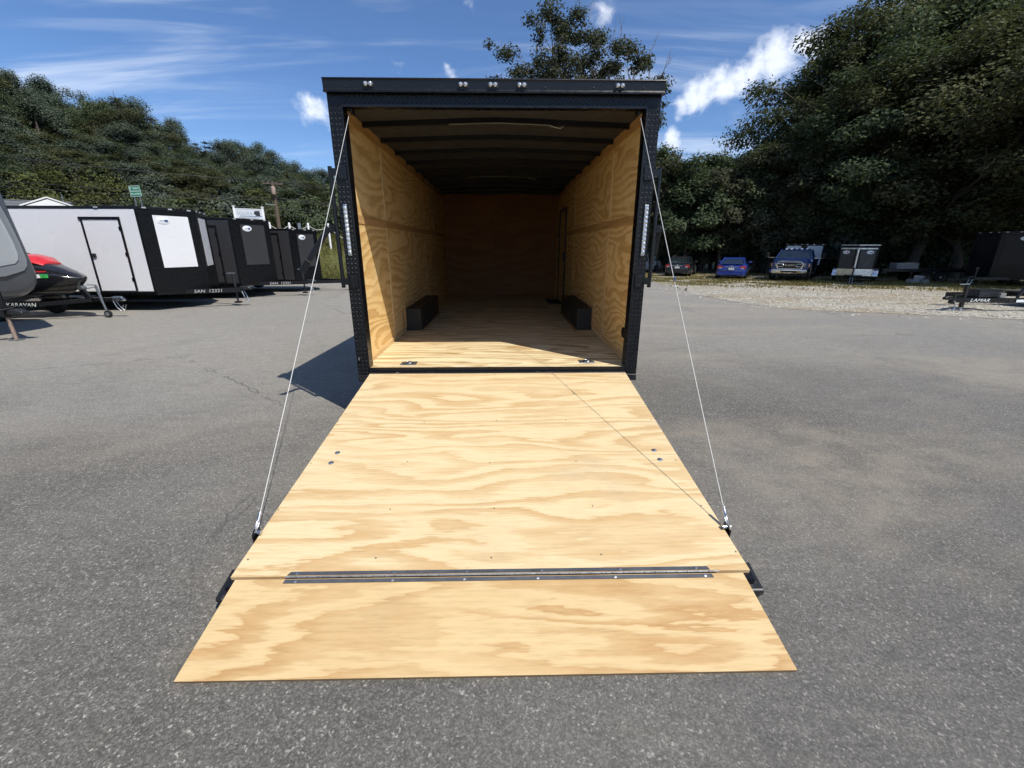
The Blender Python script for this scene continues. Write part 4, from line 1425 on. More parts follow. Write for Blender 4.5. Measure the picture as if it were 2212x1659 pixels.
px, py = -18.75, 34.8
p0z = T(px, py)
t = empty('utility_pole', (px, py, p0z), R(25), 'brown wooden utility pole with a reddish transformer and cross arm', 'utility pole')
ht_ = 6.56 - p0z
MB().tube([(0, 0, 0), (0, 0, ht_ * .5), (0, 0, ht_)], [.17, .145, .12], 12).build('pole_shaft', 'wood_pole', t, smooth=50)
MB().box(-.75, .75, -.05, .05, ht_ - .18, ht_ - .08).build('cross_arm', 'wood_pole', t)
tr_ = MB().lathe([(.05, 0), (.17, .03), (.18, .55), (.14, .62), (.04, .65)], (0, -.30, ht_ - 1.0), 'Z', 16).build('transformer', 'rusty_steel', t, smooth=40)
for x in (-.68, -.3, .3, .68):
    MB().lathe([(.015, 0), (.035, .03), (.02, .06), (.03, .09), (.015, .12)], (x, 0, ht_ - .079), 'Z', 10).build('insulator', 'tarp_grey', t, smooth=40)
MB().obox((0, -.1, ht_ - 1.75), (-.75, -.15, ht_ - 1.70), .05, .05).build('lamp_arm', 'galvanised', t)
# wires running along the road
P0 = Vector((px, py, 0))
dirL, dirR = Vector((-.86, -.51, 0)), Vector((.80, .60, 0))
for i, (dz, z1, dxo, sag) in enumerate(((0.05, 9.4, -.8, .9), (0.05, 9.0, .8, .9), (-1.2, 7.5, 0, .9), (-1.4, 7.0, 0, .9), (-1.9, 6.3, 0, .9), (-2.1, 6.0, 0, .9), (-2.5, 5.3, 0, .9))):
    pa = Vector((px, py, p0z + ht_ + dz)) + Vector((dxo * .9, dxo * .42, 0))
    pb = pa + dirL * 36
    pb.z = z1
    pc = pa + dirR * 45
    pc.z = p0z + ht_ + dz + .5
    pts = []
    for a_, b_ in ((pb, pa), (pa, pc)):
        for k in range(13):
            t_ = k / 12
            q = a_.lerp(b_, t_)
            q.z -= sag * 4 * t_ * (1 - t_) * .8
            pts.append(q)
    tag(MB().tube(pts, .013 if i < 2 else .018, 5).build('power_line', 'dark_steel', None, smooth=80),
        'thin grey overhead wire, ' + ('uppermost', 'second', 'third', 'fourth', 'fifth', 'sixth', 'lowest')[i] + ' of seven strung along the road', 'wire', 'overhead wires')

hx, hy = -32.6, 28.5
t = empty('house', (hx, hy, T(hx, hy)), R(36), 'low white house with grey shingle roof behind the white trailer', 'house')
hz = 4.02 - T(hx, hy)
MB().box(-6, 2.2, -2, 4, 0, hz).build('wall', 'white_vinyl', t)
rf = MB().prism([(-2.4, 0), (4.4, 0), (1.0, .62)], lambda y, z: (-6.3, y, hz + z), lambda y, z: (2.2, y, hz + z)).build('roof', 'roof_shingle', t)
gb_ = MB().prism([(.2, 0), (2.8, 0), (1.5, .55)], lambda x, z: (x, -2.9, hz + z), lambda x, z: (x, 1.2, hz + z)).build('gable_roof', 'roof_shingle', t)
MB().prism([(.35, .0), (2.65, .0), (1.5, .46)], lambda x, z: (x, -2.93, hz + z), lambda x, z: (x, -2.905, hz + z)).build('gable_face', 'white_vinyl', gb_)
MB().obox((.15, -2.95, hz + .01), (1.5, -2.95, hz + .58), .06, .08).obox((2.85, -2.95, hz + .01), (1.5, -2.95, hz + .58), .06, .08).build('fascia', 'white_plastic', gb_)
MB().box(.35, 2.65, -2.9, -2.001, 0, hz - .002).build('porch_wall', 'white_vinyl', t)
for x in (-5, -3.2, -1.2):
    w_ = MB().box(x, x + .9, -2.03, -2.001, hz - 1.6, hz - .4).build('window', 'white_plastic', t)
    MB().box(x + .07, x + .83, -2.045, -2.031, hz - 1.53, hz - .47).build('pane', 'car_glass', w_)
MB().tube([(2.0, -1.0, hz + .3), (2.0, -1.0, hz + .95)], .03, 6).build('vent_pipe', 'galvanised', t)

# ------------------------------------------------------------------ cars in the gravel lot


def car(label, loc, rz, paint, L=4.6, Wd=1.78, H=1.42, name='sedan_car', lightrear=True, spoiler=False, trim='chrome'):
    """sedan, nose toward local +X"""
    t = empty(name, loc, rz, label, 'car')
    w = Wd / 2
    k = L / 4.6
    st = [(-2.30, .80, .36, .70), (-2.24, .90, .28, .86), (-2.05, .96, .22, .955), (-1.55, 1.0, .19, .985), (-.6, 1.0, .18, .95), (.6, 1.0, .18, .92), (1.3, .99, .18, .90), (1.9, .95, .20, .80), (2.18, .87, .24, .68), (2.30, .70, .32, .58)]
    rings = []
    for x, ww, zl, zb in st:
        W2 = w * ww
        zm = zl + (zb - zl) * .55
        rings.append([(x * k, -W2 * .86, zl), (x * k, -W2 * .97, zl + .1), (x * k, -W2, zm), (x * k, -W2 * .965, zb - .07), (x * k, -W2 * .88, zb - .005), (x * k, -W2 * .4, zb + .015),
                      (x * k, W2 * .4, zb + .015), (x * k, W2 * .88, zb - .005), (x * k, W2 * .965, zb - .07), (x * k, W2, zm), (x * k, W2 * .97, zl + .1), (x * k, W2 * .86, zl)])
    MB().loft(rings).build('body', paint, t, smooth=40)
    zb = .955
    # greenhouse
    base = [(-1.72 * k, w * .80, zb), (1.20 * k, w * .84, zb - .05)]
    roof = [(-.92 * k, w * .64, H - .02), (.28 * k, w * .66, H - .015)]
    b0, b1 = base
    r0, r1 = roof
    ring0 = [(b0[0], -b0[1], b0[2]), (b1[0], -b1[1], b1[2]), (b1[0], b1[1], b1[2]), (b0[0], b0[1], b0[2])]
    ring1 = [(r0[0], -r0[1], r0[2] - .03), (r1[0], -r1[1], r1[2] - .03), (r1[0], r1[1], r1[2] - .03), (r0[0], r0[1], r0[2] - .03)]
    MB().loft([ring0, ring1]).build('glasshouse', 'car_glass', t)
    rg = []
    for x, yw, z in ((r0[0] - .10, .62, H - .065), (r0[0], .655, H - .022), ((r0[0] + r1[0]) / 2, .67, H), (r1[0], .665, H - .018), (r1[0] + .10, .64, H - .06)):
        rg.append([(x, -w * yw * 1.03, z - .03), (x, -w * yw * .8, z), (x, 0, z + .012), (x, w * yw * .8, z), (x, w * yw * 1.03, z - .03)])
    MB().loft(rg).build('roof', paint, t, smooth=50)
    mb = MB()
    for sg in (-1, 1):
        mb.obox((b0[0] - .06, sg * b0[1], b0[2] - .02), (r0[0] - .04, sg * (r0[1] + .006), r0[2] - .03), .13, .05, up=(0, sg, .4))
        mb.obox((b1[0] + .02, sg * b1[1], b1[2] - .02), (r1[0] + .03, sg * (r1[1] + .006), r1[2] - .03), .09, .05, up=(0, sg, .4))
        mb.obox((-.30, sg * (w * .835), zb - .03), (-.34, sg * (w * .655), H - .05), .09, .03, up=(0, sg, .4))
    mb.build('pillars', paint, t)
    for sg in (-1, 1):
        # tail lamps wrap round the corner
        MB().prism([(.52, .70), (.98, .66), (1.0, .80), (.93, .895), (.62, .865)], lambda y, z: (-2.225 * k, sg * y * w * .93, z), lambda y, z: (-2.30 * k + .012 + .10 * max(0, y - .7), sg * y * w * .93, z)).build('tail_lamp', 'tail_red', t)
        MB().prism([(.66, .70), (.84, .69), (.84, .76), (.66, .77)], lambda y, z: (-2.27 * k, sg * y * w * .93, z), lambda y, z: (-2.305 * k + .012, sg * y * w * .93, z)).build('reverse_lamp', 'lamp_clear', t)
        MB().prism([(.55, .58), (.95, .60), (.95, .70), (.60, .68)], lambda y, z: (2.15 * k, sg * y * w * .9, z), lambda y, z: (2.27 * k - .1 * max(0, y - .6), sg * y * w * .9, z)).build('head_lamp', 'lamp_clear', t)
        MB().obox((.72, sg * w * .92, zb + .07), (.72, sg * (w + .14), zb + .10), .11, .13).build('mirror', paint, t, bevel=.02, seg=2)
        MB().tube([(-2.32 * k, sg * w * .55, .30), (-2.10 * k, sg * w * .55, .30)], .035, 10).build('exhaust_tip', 'chrome', t)
        for xx in (-1.38, 1.38):
            wheel(t, (xx * k, sg * (w - .10), .315), .315, .21, 'Y', 'aluminium', sg)
            MB().lathe([(.345, -.02), (.345, .0)], (xx * k, sg * (w - .012), .33), 'Y', 20).build('wheel_arch', 'black_rubber', t)
    MB().box(-2.318 * k, -2.285 * k, -.16, .16, .62, .755).build('number_plate', 'plate_white', t)
    MB().box(-2.306 * k, -2.28 * k, -.36, .36, .79, .815).build('trunk_trim', trim, t)
    MB().prism([(-.92, .30), (.92, .30), (.90, .44), (-.90, .44)], lambda y, z: (-2.24 * k, y * w, z), lambda y, z: (-2.33 * k, y * w * .93, z)).build('rear_bumper', paint, t, bevel=.02, seg=2)
    MB().lathe([(.045, 0), (.04, -.01)], (-2.268 * k, 0, .865), 'X', 14).build('emblem', 'chrome', t)
    if spoiler:
        MB().obox((-2.12 * k, -w * .72, .985), (-2.12 * k, w * .72, .985), .16, .025).build('lip_spoiler', paint, t)
    return t


def on(x, y, dz=.012):
    return (x, y, T(x, y) + dz)


car('black sedan parked on gravel, seen from behind', on(13.9, 30.3), R(90 - 29), 'paint_black_car', 4.8, 1.80, 1.43)
car('bright blue sedan parked on gravel, seen from behind', on(15.9, 26.3), R(90 - 31), 'paint_blue', 4.5, 1.80, 1.36, spoiler=True)
# white sport utility vehicle just past the trailer post, and a dark pickup beyond it
car('white car half hidden behind the right trailer post', on(12.3, 36.0), R(90 + 128), 'paint_white', 4.7, 1.85, 1.60, name='white_car')

t = empty('utility_trailer', on(16.4, 41.0), R(90 - 24), 'dark low trailer with a small white mark behind the black sedan', 'trailer')
MB().box(-1.6, 1.6, -.85, .85, .45, .60).build('deck', 'dark_steel', t)
MB().box(-1.64, -1.601, -.85, .85, .45, 1.05).build('tail_gate', 'black_paint', t)
for sg in (-1, 1):
    MB().box(-1.6, 1.6, *sorted((sg * .851, sg * .88)), .45, .95).build('side_board', 'black_paint', t)
    wheel(t, (0, sg * 1.0, .32), .32, .2, 'Y', 'galvanised', sg)
MB().box(-1.652, -1.641, -.3, .3, .74, .84).build('white_mark', 'sign_white', t)


def pickup(label, loc, rz):
    t = empty('pickup_truck', loc, rz, label, 'truck')
    P = 'paint_navy'
    w = .98
    # hood and front clip
    rings = []
    for x, ww, z0, z1 in ((1.55, 1.0, .62, 1.30), (2.2, .99, .60, 1.28), (2.65, .96, .60, 1.24), (2.86, .90, .62, 1.16)):
        W2 = w * ww
        rings.append([(x, -W2 * .9, z0), (x, -W2, z0 + .15), (x, -W2, z1 - .16), (x, -W2 * .90, z1 - .03), (x, -W2 * .5, z1 + .02), (x, 0, z1), (x, W2 * .5, z1 + .02), (x, W2 * .90, z1 - .03), (x, W2, z1 - .16), (x, W2, z0 + .15), (x, W2 * .9, z0)])
    MB().loft(rings).build('hood', P, t, smooth=35)
    # cab body
    rings = []
    for x in (-1.25, 1.549):
        rings.append([(x, -w * .95, .50), (x, -w, .65), (x, -w, 1.10), (x, -w * .95, 1.26), (x, w * .95, 1.26), (x, w, 1.10), (x, w, .65), (x, w * .95, .50)])
    MB().loft(rings).build('cab', P, t, smooth=35)
    # glass
    r0 = [(-1.15, -.86, 1.261), (1.45, -.88, 1.261), (1.45, .88, 1.261), (-1.15, .86, 1.261)]
    r1 = [(-1.0, -.70, 1.70), (.72, -.72, 1.72), (.72, .72, 1.72), (-1.0, .70, 1.70)]
    MB().loft([r0, r1]).build('glasshouse', 'car_glass', t)
    rg = []
    for x, z in ((-1.08, 1.70), (-.9, 1.755), (.2, 1.78), (.62, 1.765), (.80, 1.71)):
        rg.append([(x, -.74, z - .04), (x, -.60, z), (x, 0, z + .015), (x, .60, z), (x, .74, z - .04)])
    MB().loft(rg).build('roof', P, t, smooth=50)
    mb = MB()
    for sg in (-1, 1):
        mb.obox((1.50, sg * .90, 1.25), (.74, sg * .74, 1.72), .09, .06, up=(0, sg, .4))
        mb.obox((-1.17, sg * .88, 1.25), (-1.02, sg * .72, 1.71), .14, .06, up=(0, sg, .4))
        mb.obox((.15, sg * .885, 1.25), (.05, sg * .735, 1.72), .08, .03, up=(0, sg, .4))
    mb.build('pillars', P, t)
    for y in (-.52, -.26, 0, .26, .52):
        MB().prism([(.50, 1.775), (.66, 1.755), (.62, 1.82), (.54, 1.82)], lambda x, z: (x, y - .05, z), lambda x, z: (x, y + .05, z)).build('roof_lamp', 'lamp_clear', t)
    # bed
    mb = MB()
    for sg in (-1, 1):
        mb.box(-3.2, -1.28, *sorted((sg * .90, sg * .98)), .55, 1.22)
    mb.box(-3.2, -3.12, -.899, .899, .55, 1.22).box(-3.11, -1.28, -.899, .899, .55, .62).box(-1.36, -1.28, -.899, .899, .621, 1.22)
    mb.build('bed', P, t)
    # grille
    sh = [(-.62, .70), (-.70, .98), (-.60, 1.10), (.60, 1.10), (.70, .98), (.62, .70)]
    g = MB().prism(sh, lambda y, z: (2.80, y, z), lambda y, z: (2.90, y * .98, z)).build('grille', 'chrome', t, bevel=.02, seg=2)
    MB().prism([(y * .88, .90 + (z - .90) * .80) for y, z in sh], lambda y, z: (2.895, y, z), lambda y, z: (2.91, y, z)).build('grille_mesh', 'bow_black', g)
    for k in range(6):
        MB().box(2.9101, 2.918, -.54, .54, .765 + k * .045, .772 + k * .045).build('grille_bar', 'dark_steel', g)
    for sg in (-1, 1):
        MB().tube([(2.925, sg * .56, .84), (2.925, sg * .36, .83), (2.925, sg * .28, .92), (2.925, sg * .36, .98), (2.925, sg * .58, .99)], .022, 8).build('grille_loop', 'chrome', g, smooth=50)
    lettering('lettering', 'RAM', .17, 'chrome', g, (2.921, 0, .905), FACE_PX, extrude=.006, sx=1.35)
    MB().prism([(-.60, 1.10), (-.45, 1.155), (.45, 1.155), (.60, 1.10)], lambda y, z: (2.78, y, z + .003), lambda y, z: (2.895, y, z + .003)).build('grille_cap', 'chrome', g)
    for sg in (-1, 1):
        hl = MB().prism([(.70, .84), (.93, .83), (.95, 1.0), (.72, 1.04)], lambda y, z: (2.62, sg * y, z), lambda y, z: (2.865 - .25 * max(0, y - .72), sg * y, z)).build('head_lamp', 'lamp_clear', t)
        MB().box(*((2.80, 2.835)), *sorted((sg * .86, sg * .93)), .86, .99).build('turn_lamp', 'amber', hl)
    # bumper
    rg = []
    for y, x in ((-1.0, 2.66), (-.85, 2.92), (-.4, 3.0), (.4, 3.0), (.85, 2.92), (1.0, 2.66)):
        rg.append([(x - .18, y, .47), (x - .02, y, .47), (x, y, .54), (x, y, .64), (x - .03, y, .685), (x - .18, y, .685)])
    bp = MB().loft(rg).build('front_bumper', 'chrome', t, smooth=30)
    MB().box(2.985, 3.006, -.40, .40, .535, .61).build('bumper_slot', 'bow_black', bp)
    for sg in (-1, 1):
        MB().lathe([(.07, 0), (.065, .02)], (2.945, sg * .68, .58), 'X', 14).build('fog_lamp', 'lamp_clear', bp)
        MB().tube([(2.97, sg * .30, .46), (3.02, sg * .30, .49), (3.02, sg * .30, .53)], .018, 6).build('tow_hook', 'bow_black', bp)
    MB().box(2.60, 2.90, -.85, .85, .34, .468).build('air_dam', 'black_rubber', t)
    for sg in (-1, 1):
        # extended towing mirrors
        m_ = MB().obox((1.05, sg * .98, 1.27), (1.08, sg * 1.36, 1.29), .05, .04).build('mirror_arm', 'chrome', t)
        MB().box(1.02, 1.12, *sorted((sg * 1.34, sg * 1.50)), 1.24, 1.56).build('mirror', 'black_rubber', m_, bevel=.02)
        for xx in (1.95, -2.05):
            wheel(t, (xx, sg * .86, .40), .40, .25, 'Y', 'chrome', sg)
            MB().lathe([(.46, -.02), (.46, .0)], (xx, sg * .985, .46), 'Y', 20).build('wheel_arch', 'black_rubber', t)
        MB().obox((-1.0, sg * .98, .42), (1.3, sg * .98, .42), .12, .06).build('side_step', 'black_rubber', t)
    MB().box(-2.4, 2.6, -.5, .5, .36, .55).build('chassis', 'dark_steel', t)
    return t


pk = pickup('navy blue pickup truck facing the camera with chrome grille and bumper', on(19.0, 24.6), R(-90 - 38.5))
pk.scale = (1.05, 1.05, 1.06)
cargo('cargo trailer with white nose panels standing behind the navy pickup', on(21.9, 28.3), R(-90 - 37), 5.2, 1.22, 1.72, .5, .48, 'black_paint', 'white_skin', door=False, badges=(0, 0), corner=.10, topmat='black_paint', panel_h=(.2, .97))
cargo('small black cargo trailer with silver stone guard and fenders right of the pickup', on(19.75, 20.6), R(-90 - 41), 3.0, .80, 1.38, .30, .42, 'black_paint', 'charcoal_skin', door=False, badges=(2, 1), fenders=True, guard=True, ridge='aluminium', corner=.06, topmat='aluminium', tongue=.7, panel_h=(.26, .98))
cargo('black cargo trailer hidden behind the small silver trimmed one', on(23.0, 24.6), R(-90 - 42), 4.0, 1.0, 1.62, .4, .46, 'black_paint', 'charcoal_skin', door=False, badges=(0, 1), corner=.08, topmat='aluminium')
cargo('large black cargo trailer in tree shade at the right edge', on(24.2, 17.6), R(180 + 12), 6.0, 1.28, 2.05, .5, .46, 'black_paint', 'black_paint', badges=(0, 1), topmat='black_paint', tongue=1.2)  # nose panels black rather than charcoal, shade put into their colour

# flatbed with a grey box, in the shade
t = empty('flatbed_trailer', on(24.4, 21.6), R(-12), 'dark flatbed trailer parked deep in tree shade', 'trailer')
MB().box(-2.4, 2.9, -1.0, 1.0, .62, .72).build('deck', 'dark_steel', t)
MB().obox((-2.4, 0, .60), (-3.4, 0, .55), .12, .12).build('tongue', 'black_paint', t)
for sg in (-1, 1):
    MB().box(-2.4, 2.9, *sorted((sg * 1.001, sg * 1.04)), .60, .75).build('side_rail', 'black_paint', t)
    for xx in (-.2, .6):
        wheel(t, (xx, sg * .85, .32), .32, .2, 'Y', 'galvanised', sg)
o = MB().box(-.55, .55, -.35, .35, 0, .34).build('storage_box', 'tarp_grey', None, bevel=.02)
o.location = on(23.6, 21.75, .734)
o.rotation_euler = (0, 0, R(-12))
tag(o, 'pale grey box lying on the shaded flatbed', 'box')
for i, (x, y, s_, lab) in enumerate(((22.9, 20.2, .42, 'nearest the small trailer'), (23.4, 20.1, .36, 'beside the nearest block'), (23.15, 20.15, .34, 'resting across two others'))):
    o = MB().box(-s_ / 2, s_ / 2, -.2, .2, 0, .2).build('concrete_block', 'concrete', None, bevel=.02)
    o.location = on(x, y, .012 if i < 2 else .213)
    o.rotation_euler = (0, 0, R(20 * i))
    tag(o, 'grey concrete block in the shade, ' + lab, 'block', 'blocks by the trees')

# ------------------------------------------------------------------ utility trailer tongue at the right edge
lx, ly = 12.45, 7.85
t = empty('equipment_trailer', (lx, ly, T(lx, ly) + .01), R(4), 'black equipment trailer tongue with lettering, jack and tool box at the right edge', 'trailer')
mb = MB()
mb.obox((.0, 0, .30), (1.3, -.28, .30), .05, .125).obox((.0, 0, .30), (1.3, .62, .30), .05, .125)
mb.obox((1.3, -.28, .30), (7.6, -.30, .30), .06, .14).obox((1.3, 1.3, .30), (7.6, 1.3, .30), .06, .14)
mb.obox((1.3, -.28, .30), (1.3, 1.3, .30), .06, .14)
mb.build('trailer_frame', 'black_paint', t)
d = Vector((1.3, -.28, 0)).normalized()
nn = Vector((d.y, -d.x, 0))
pc = Vector((.62, -.1335, .30)) + nn * .027
o = bpy.data.objects.new('lettering', textmesh('LAMAR', .12, 'sign_white', .001, .3, sx=1.25))
COL.objects.link(o)
o.parent = t
o.matrix_local = Matrix(((d.x, 0, nn.x, pc.x), (d.y, 0, nn.y, pc.y), (0, 1, 0, pc.z), (0, 0, 0, 1)))
MB().prism([(-.30, .03), (-.22, .07), (-.06, .06), (-.06, -.04), (-.28, -.03)], lambda x, z: (x, -.05, .34 + z), lambda x, z: (x, .05, .34 + z)).build('coupler', 'bow_black', t, bevel=.01)
MB().box(-.07, .0, -.06, .06, .20, .47).build('coupler_bracket', 'black_paint', t)
jk = MB().obox((.30, .0, .10), (.30, .0, .72), .075, .075, up=(1, 0, 0)).build('jack', 'black_paint', t)
MB().obox((.30, .0, .0), (.30, .0, .12), .05, .05, up=(1, 0, 0)).build('jack_leg', 'galvanised', jk)
MB().obox((.32, -.02, .735), (.04, -.02, .72), .025, .022).build('jack_handle', 'galvanised', jk)
MB().box(.22, .38, -.07, .07, .0, .012).build('jack_foot', 'galvanised', jk)
MB().tube([(-.02, -.06, .28), (.03, -.08, .12), (-.03, -.08, .0)], .016, 6).build('safety_chain', 'galvanised', t)
MB().tube([(.06, .05, .42), (.2, -.03, .46), (.34, .04, .38)], .012, 6).build('cable_loom', 'bow_black', t)
tb = MB().box(.72, 1.45, -.02, .34, .37, .55).build('tool_box', 'dark_steel', t, bevel=.006)
MB().box(.70, 1.47, -.04, .36, .551, .565).build('lid', 'bow_black', tb)
MB().box(1.22, 1.38, -.15, -.09, .37, .49).build('document_holder', 'tarp_grey', t)
MB().obox((1.55, -.28, .38), (1.80, -.28, .78), .05, .06).build('stake_rail', 'black_paint', t)
MB().box(1.5, 1.9, -.334, -.331, .26, .33).build('reflector', 'badge_white', t)
MB().box(1.901, 2.3, -.334, -.331, .26, .33).build('reflector', 'tail_red', t)
for xx in (5.3, 6.2):
    wheel(t, (xx, -.48, .33), .33, .2, 'Y', 'galvanised', -1)
    wheel(t, (xx, 1.5, .33), .33, .2, 'Y', 'galvanised', 1)
MB().box(3.2, 7.6, -.24, 1.25, .371, .41).build('deck', 'dark_steel', t)

# ------------------------------------------------------------------ vegetation


def leafcards(name, C_, N_, size, mat, rng, asp=.62):
    n = len(C_)
    N_ = N_ / (np.linalg.norm(N_, axis=1, keepdims=True) + 1e-9)
    a = rng.normal(size=(n, 3))
    t = np.cross(N_, a)
    t /= np.linalg.norm(t, axis=1, keepdims=True) + 1e-9
    b = np.cross(N_, t)
    s = (size * rng.uniform(.65, 1.35, n))[:, None]
    V = np.stack([C_ - t * s * .5, C_ + b * s * asp * .5 - N_ * s * .06, C_ + t * s * .5, C_ - b * s * asp * .5 - N_ * s * .06], 1).reshape(-1, 3)
    Q = np.arange(n * 4).reshape(-1, 4)
    return npmesh(name, V, Q, mat)


def make_tree(seed, H, Rr, zb, ncl, nleaf, leaf, lmat, wmat='bark', clr=1.0, trunk=.22, flat=.6, outward=.45, nb=26, bare=0, lean=0.0, profile='oak'):
    """returns (wood mesh, crown mesh): a tapered trunk, limbs out to leaf clumps, and small leaf faces"""
    rng = np.random.default_rng(seed)
    cz, hz = (zb + H) / 2, (H - zb) / 2
    cl = []
    while len(cl) < ncl:
        d = rng.normal(size=3)
        d /= np.linalg.norm(d)
        r_ = rng.uniform() ** outward
        z = cz + d[2] * r_ * hz * .96
        rel = (z - zb) / (H - zb)
        if profile == 'oak':
            wf = .70 + .42 * math.sin(math.pi * min(1, max(0, rel)) ** .8)
        elif profile == 'tall':
            wf = .55 + .5 * math.sin(math.pi * min(1, max(0, rel)) ** .9)
        else:
            wf = max(.06, 1.15 * (1 - rel))
        ph = math.atan2(d[1], d[0])
        lob = 1 + .20 * math.sin(3 * ph + seed) + .14 * math.sin(5 * ph + 2 * seed + 4 * rel)
        cl.append((d[0] * r_ * Rr * wf * lob + lean * rel, d[1] * r_ * Rr * wf * lob, z))
    cl = np.array(cl)
    rad = clr * rng.uniform(.6, 1.35, ncl)
    # trunk
    mb = MB()
    tp = []
    x = y = 0.0
    for i in range(8):
        f = i / 7
        tp.append((x + lean * f, y, H * .86 * f))
        x += rng.normal(0, .012 * H)
        y += rng.normal(0, .012 * H)
    mb.tube(tp, [trunk * (1.25 if i == 0 else 1) * (1 - .86 * i / 7) for i in range(8)], 9)
    tpa = np.array(tp)
    order = rng.permutation(ncl)[:nb]
    for j in order:
        c = cl[j]
        za = max(zb * .55, min(H * .80, c[2] - .55 * math.hypot(c[0], c[1]) - .3))
        f = za / (H * .86) * 7
        i0 = int(min(6, max(0, f)))
        p0 = tpa[i0] + (tpa[i0 + 1] - tpa[i0]) * (f - i0)
        r0 = max(.02, trunk * (1 - .86 * f / 7) * .5)
        m1 = p0 + (c - p0) * .4 + np.array([0, 0, .10 * np.linalg.norm(c - p0)]) + rng.normal(0, .12, 3)
        m2 = p0 + (c - p0) * .75 + np.array([0, 0, .06 * np.linalg.norm(c - p0)]) + rng.normal(0, .12, 3)
        mb.tube([p0, m1, m2, c], [r0, r0 * .7, r0 * .42, r0 * .15], 6, cap=False)
        for _ in range(3):
            e = c + rng.normal(0, rad[j] * .55, 3) + np.array([0, 0, rad[j] * .3])
            mb.tube([m2, (m2 + e) / 2 + rng.normal(0, .08, 3), e], [r0 * .3, r0 * .18, r0 * .06], 4, cap=False)
    for _ in range(bare):   # leafless twigs reaching out of the crown
        j = rng.integers(ncl)
        c = cl[j]
        o = c - np.array([0, 0, cz * .6])
        d = o / np.linalg.norm(o) + rng.normal(0, .2, 3)
        e = c + d * rng.uniform(1.0, 2.3)
        mb.tube([c - d * .6, c + (e - c) * .5 + rng.normal(0, .12, 3), e], [.035, .022, .008], 4, cap=False)
        for _k in range(3):
            q = c + (e - c) * rng.uniform(.3, .8)
            mb.tube([q, q + d * .5 + rng.normal(0, .3, 3)], [.014, .005], 3, cap=False)
    wood = mb.mesh('trunk', wmat, 60)
    wts = rad ** 2
    cnt = rng.multinomial(nleaf, wts / wts.sum())
    P, Nn = [], []
    for c, r_, k in zip(cl, rad, cnt):
        g = rng.normal(size=(k, 3))
        g /= np.linalg.norm(g, axis=1, keepdims=True) + 1e-9
        rr = rng.uniform(size=(k, 1)) ** .5
        off = g * rr * r_ * np.array([1, 1, flat])
        # leaves hang in short sprays: pull groups together
        spr = rng.normal(0, r_ * .10, (max(1, k // 7), 3))
        off += spr[rng.integers(0, len(spr), k)]
        P.append(c + off)
        ow = c - np.array([0, 0, cz - hz * .3])
        ow = ow / (np.linalg.norm(ow) + 1e-6)
        Nn.append(np.array([0, 0, .55]) + ow * .35 + g * .45 + rng.normal(0, .38, (k, 3)))
    crown = leafcards('crown', np.concatenate(P), np.concatenate(Nn), leaf, lmat, rng)
    return wood, crown


def make_pine(seed, H, Rr, nleaf, leaf=.34):
    rng = np.random.default_rng(seed)
    mb = MB().tube([(0, 0, 0), (0, 0, H * .5), (0, 0, H)], [.2, .13, .02], 8)
    P, Nn = [], []
    z = H * .22
    while z < H - .3:
        rel = (z - H * .2) / (H * .8)
        L_ = Rr * (1 - rel) ** .75 * (.9 if rel > .12 else .7) + .2
        nb = 6
        for b in range(nb):
            if rng.uniform() < .15:
                continue
            a = rng.uniform(0, 6.28)
            l_ = L_ * rng.uniform(.7, 1.15)
            tip = np.array([math.cos(a) * l_, math.sin(a) * l_, z + l_ * .12])
            mb.tube([(0, 0, z), tip * np.array([.5, .5, 1]) - np.array([0, 0, .05 * l_]), tip], [.045, .03, .008], 4, cap=False)
            k = int(nleaf * l_ / (Rr * 70))
            t = rng.uniform(.25, 1, (k, 1)) ** .8
            base = np.array([0, 0, z]) * (1 - t) + tip * t
            P.append(base + rng.normal(0, 1, (k, 3)) * np.array([.26, .26, .10]) * (.6 + .6 * t))
            Nn.append(np.array([0, 0, 1.0]) + rng.normal(0, .45, (k, 3)))
        z += H * .055 * rng.uniform(.8, 1.2)
    return mb.mesh('trunk', 'bark', 60), leafcards('crown', np.concatenate(P), np.concatenate(Nn), leaf, 'leaf_pine', rng, .35)


def plant_tree(name, meshes, x, y, sx_, sz_, rz, label, group=None, cat='tree', z=None):
    o = empty(name, (x, y, (T(x, y) if z is None else z) - .05), rz, label, cat, group)
    inst('trunk', meshes[0], o, scale=(sx_, sx_, sz_))
    inst('crown', meshes[1], o, scale=(sx_, sx_, sz_))
    return o


def ray_az(u, v, D):
    """point seen at photo position (u, v) at horizontal distance D, for laying out far trees"""
    d = CF + CR * ((u - 1106) / 923.7) - CU * ((v - 829.5) / 923.7)
    h = math.hypot(d.x, d.y)
    return CL + d * (D / h)


def skyline(u, pts):
    for (a, b), (c, d) in zip(pts, pts[1:]):
        if a <= u <= c:
            return b + (d - b) * (u - a) / (c - a)
    return pts[0][1] if u < pts[0][0] else pts[-1][1]


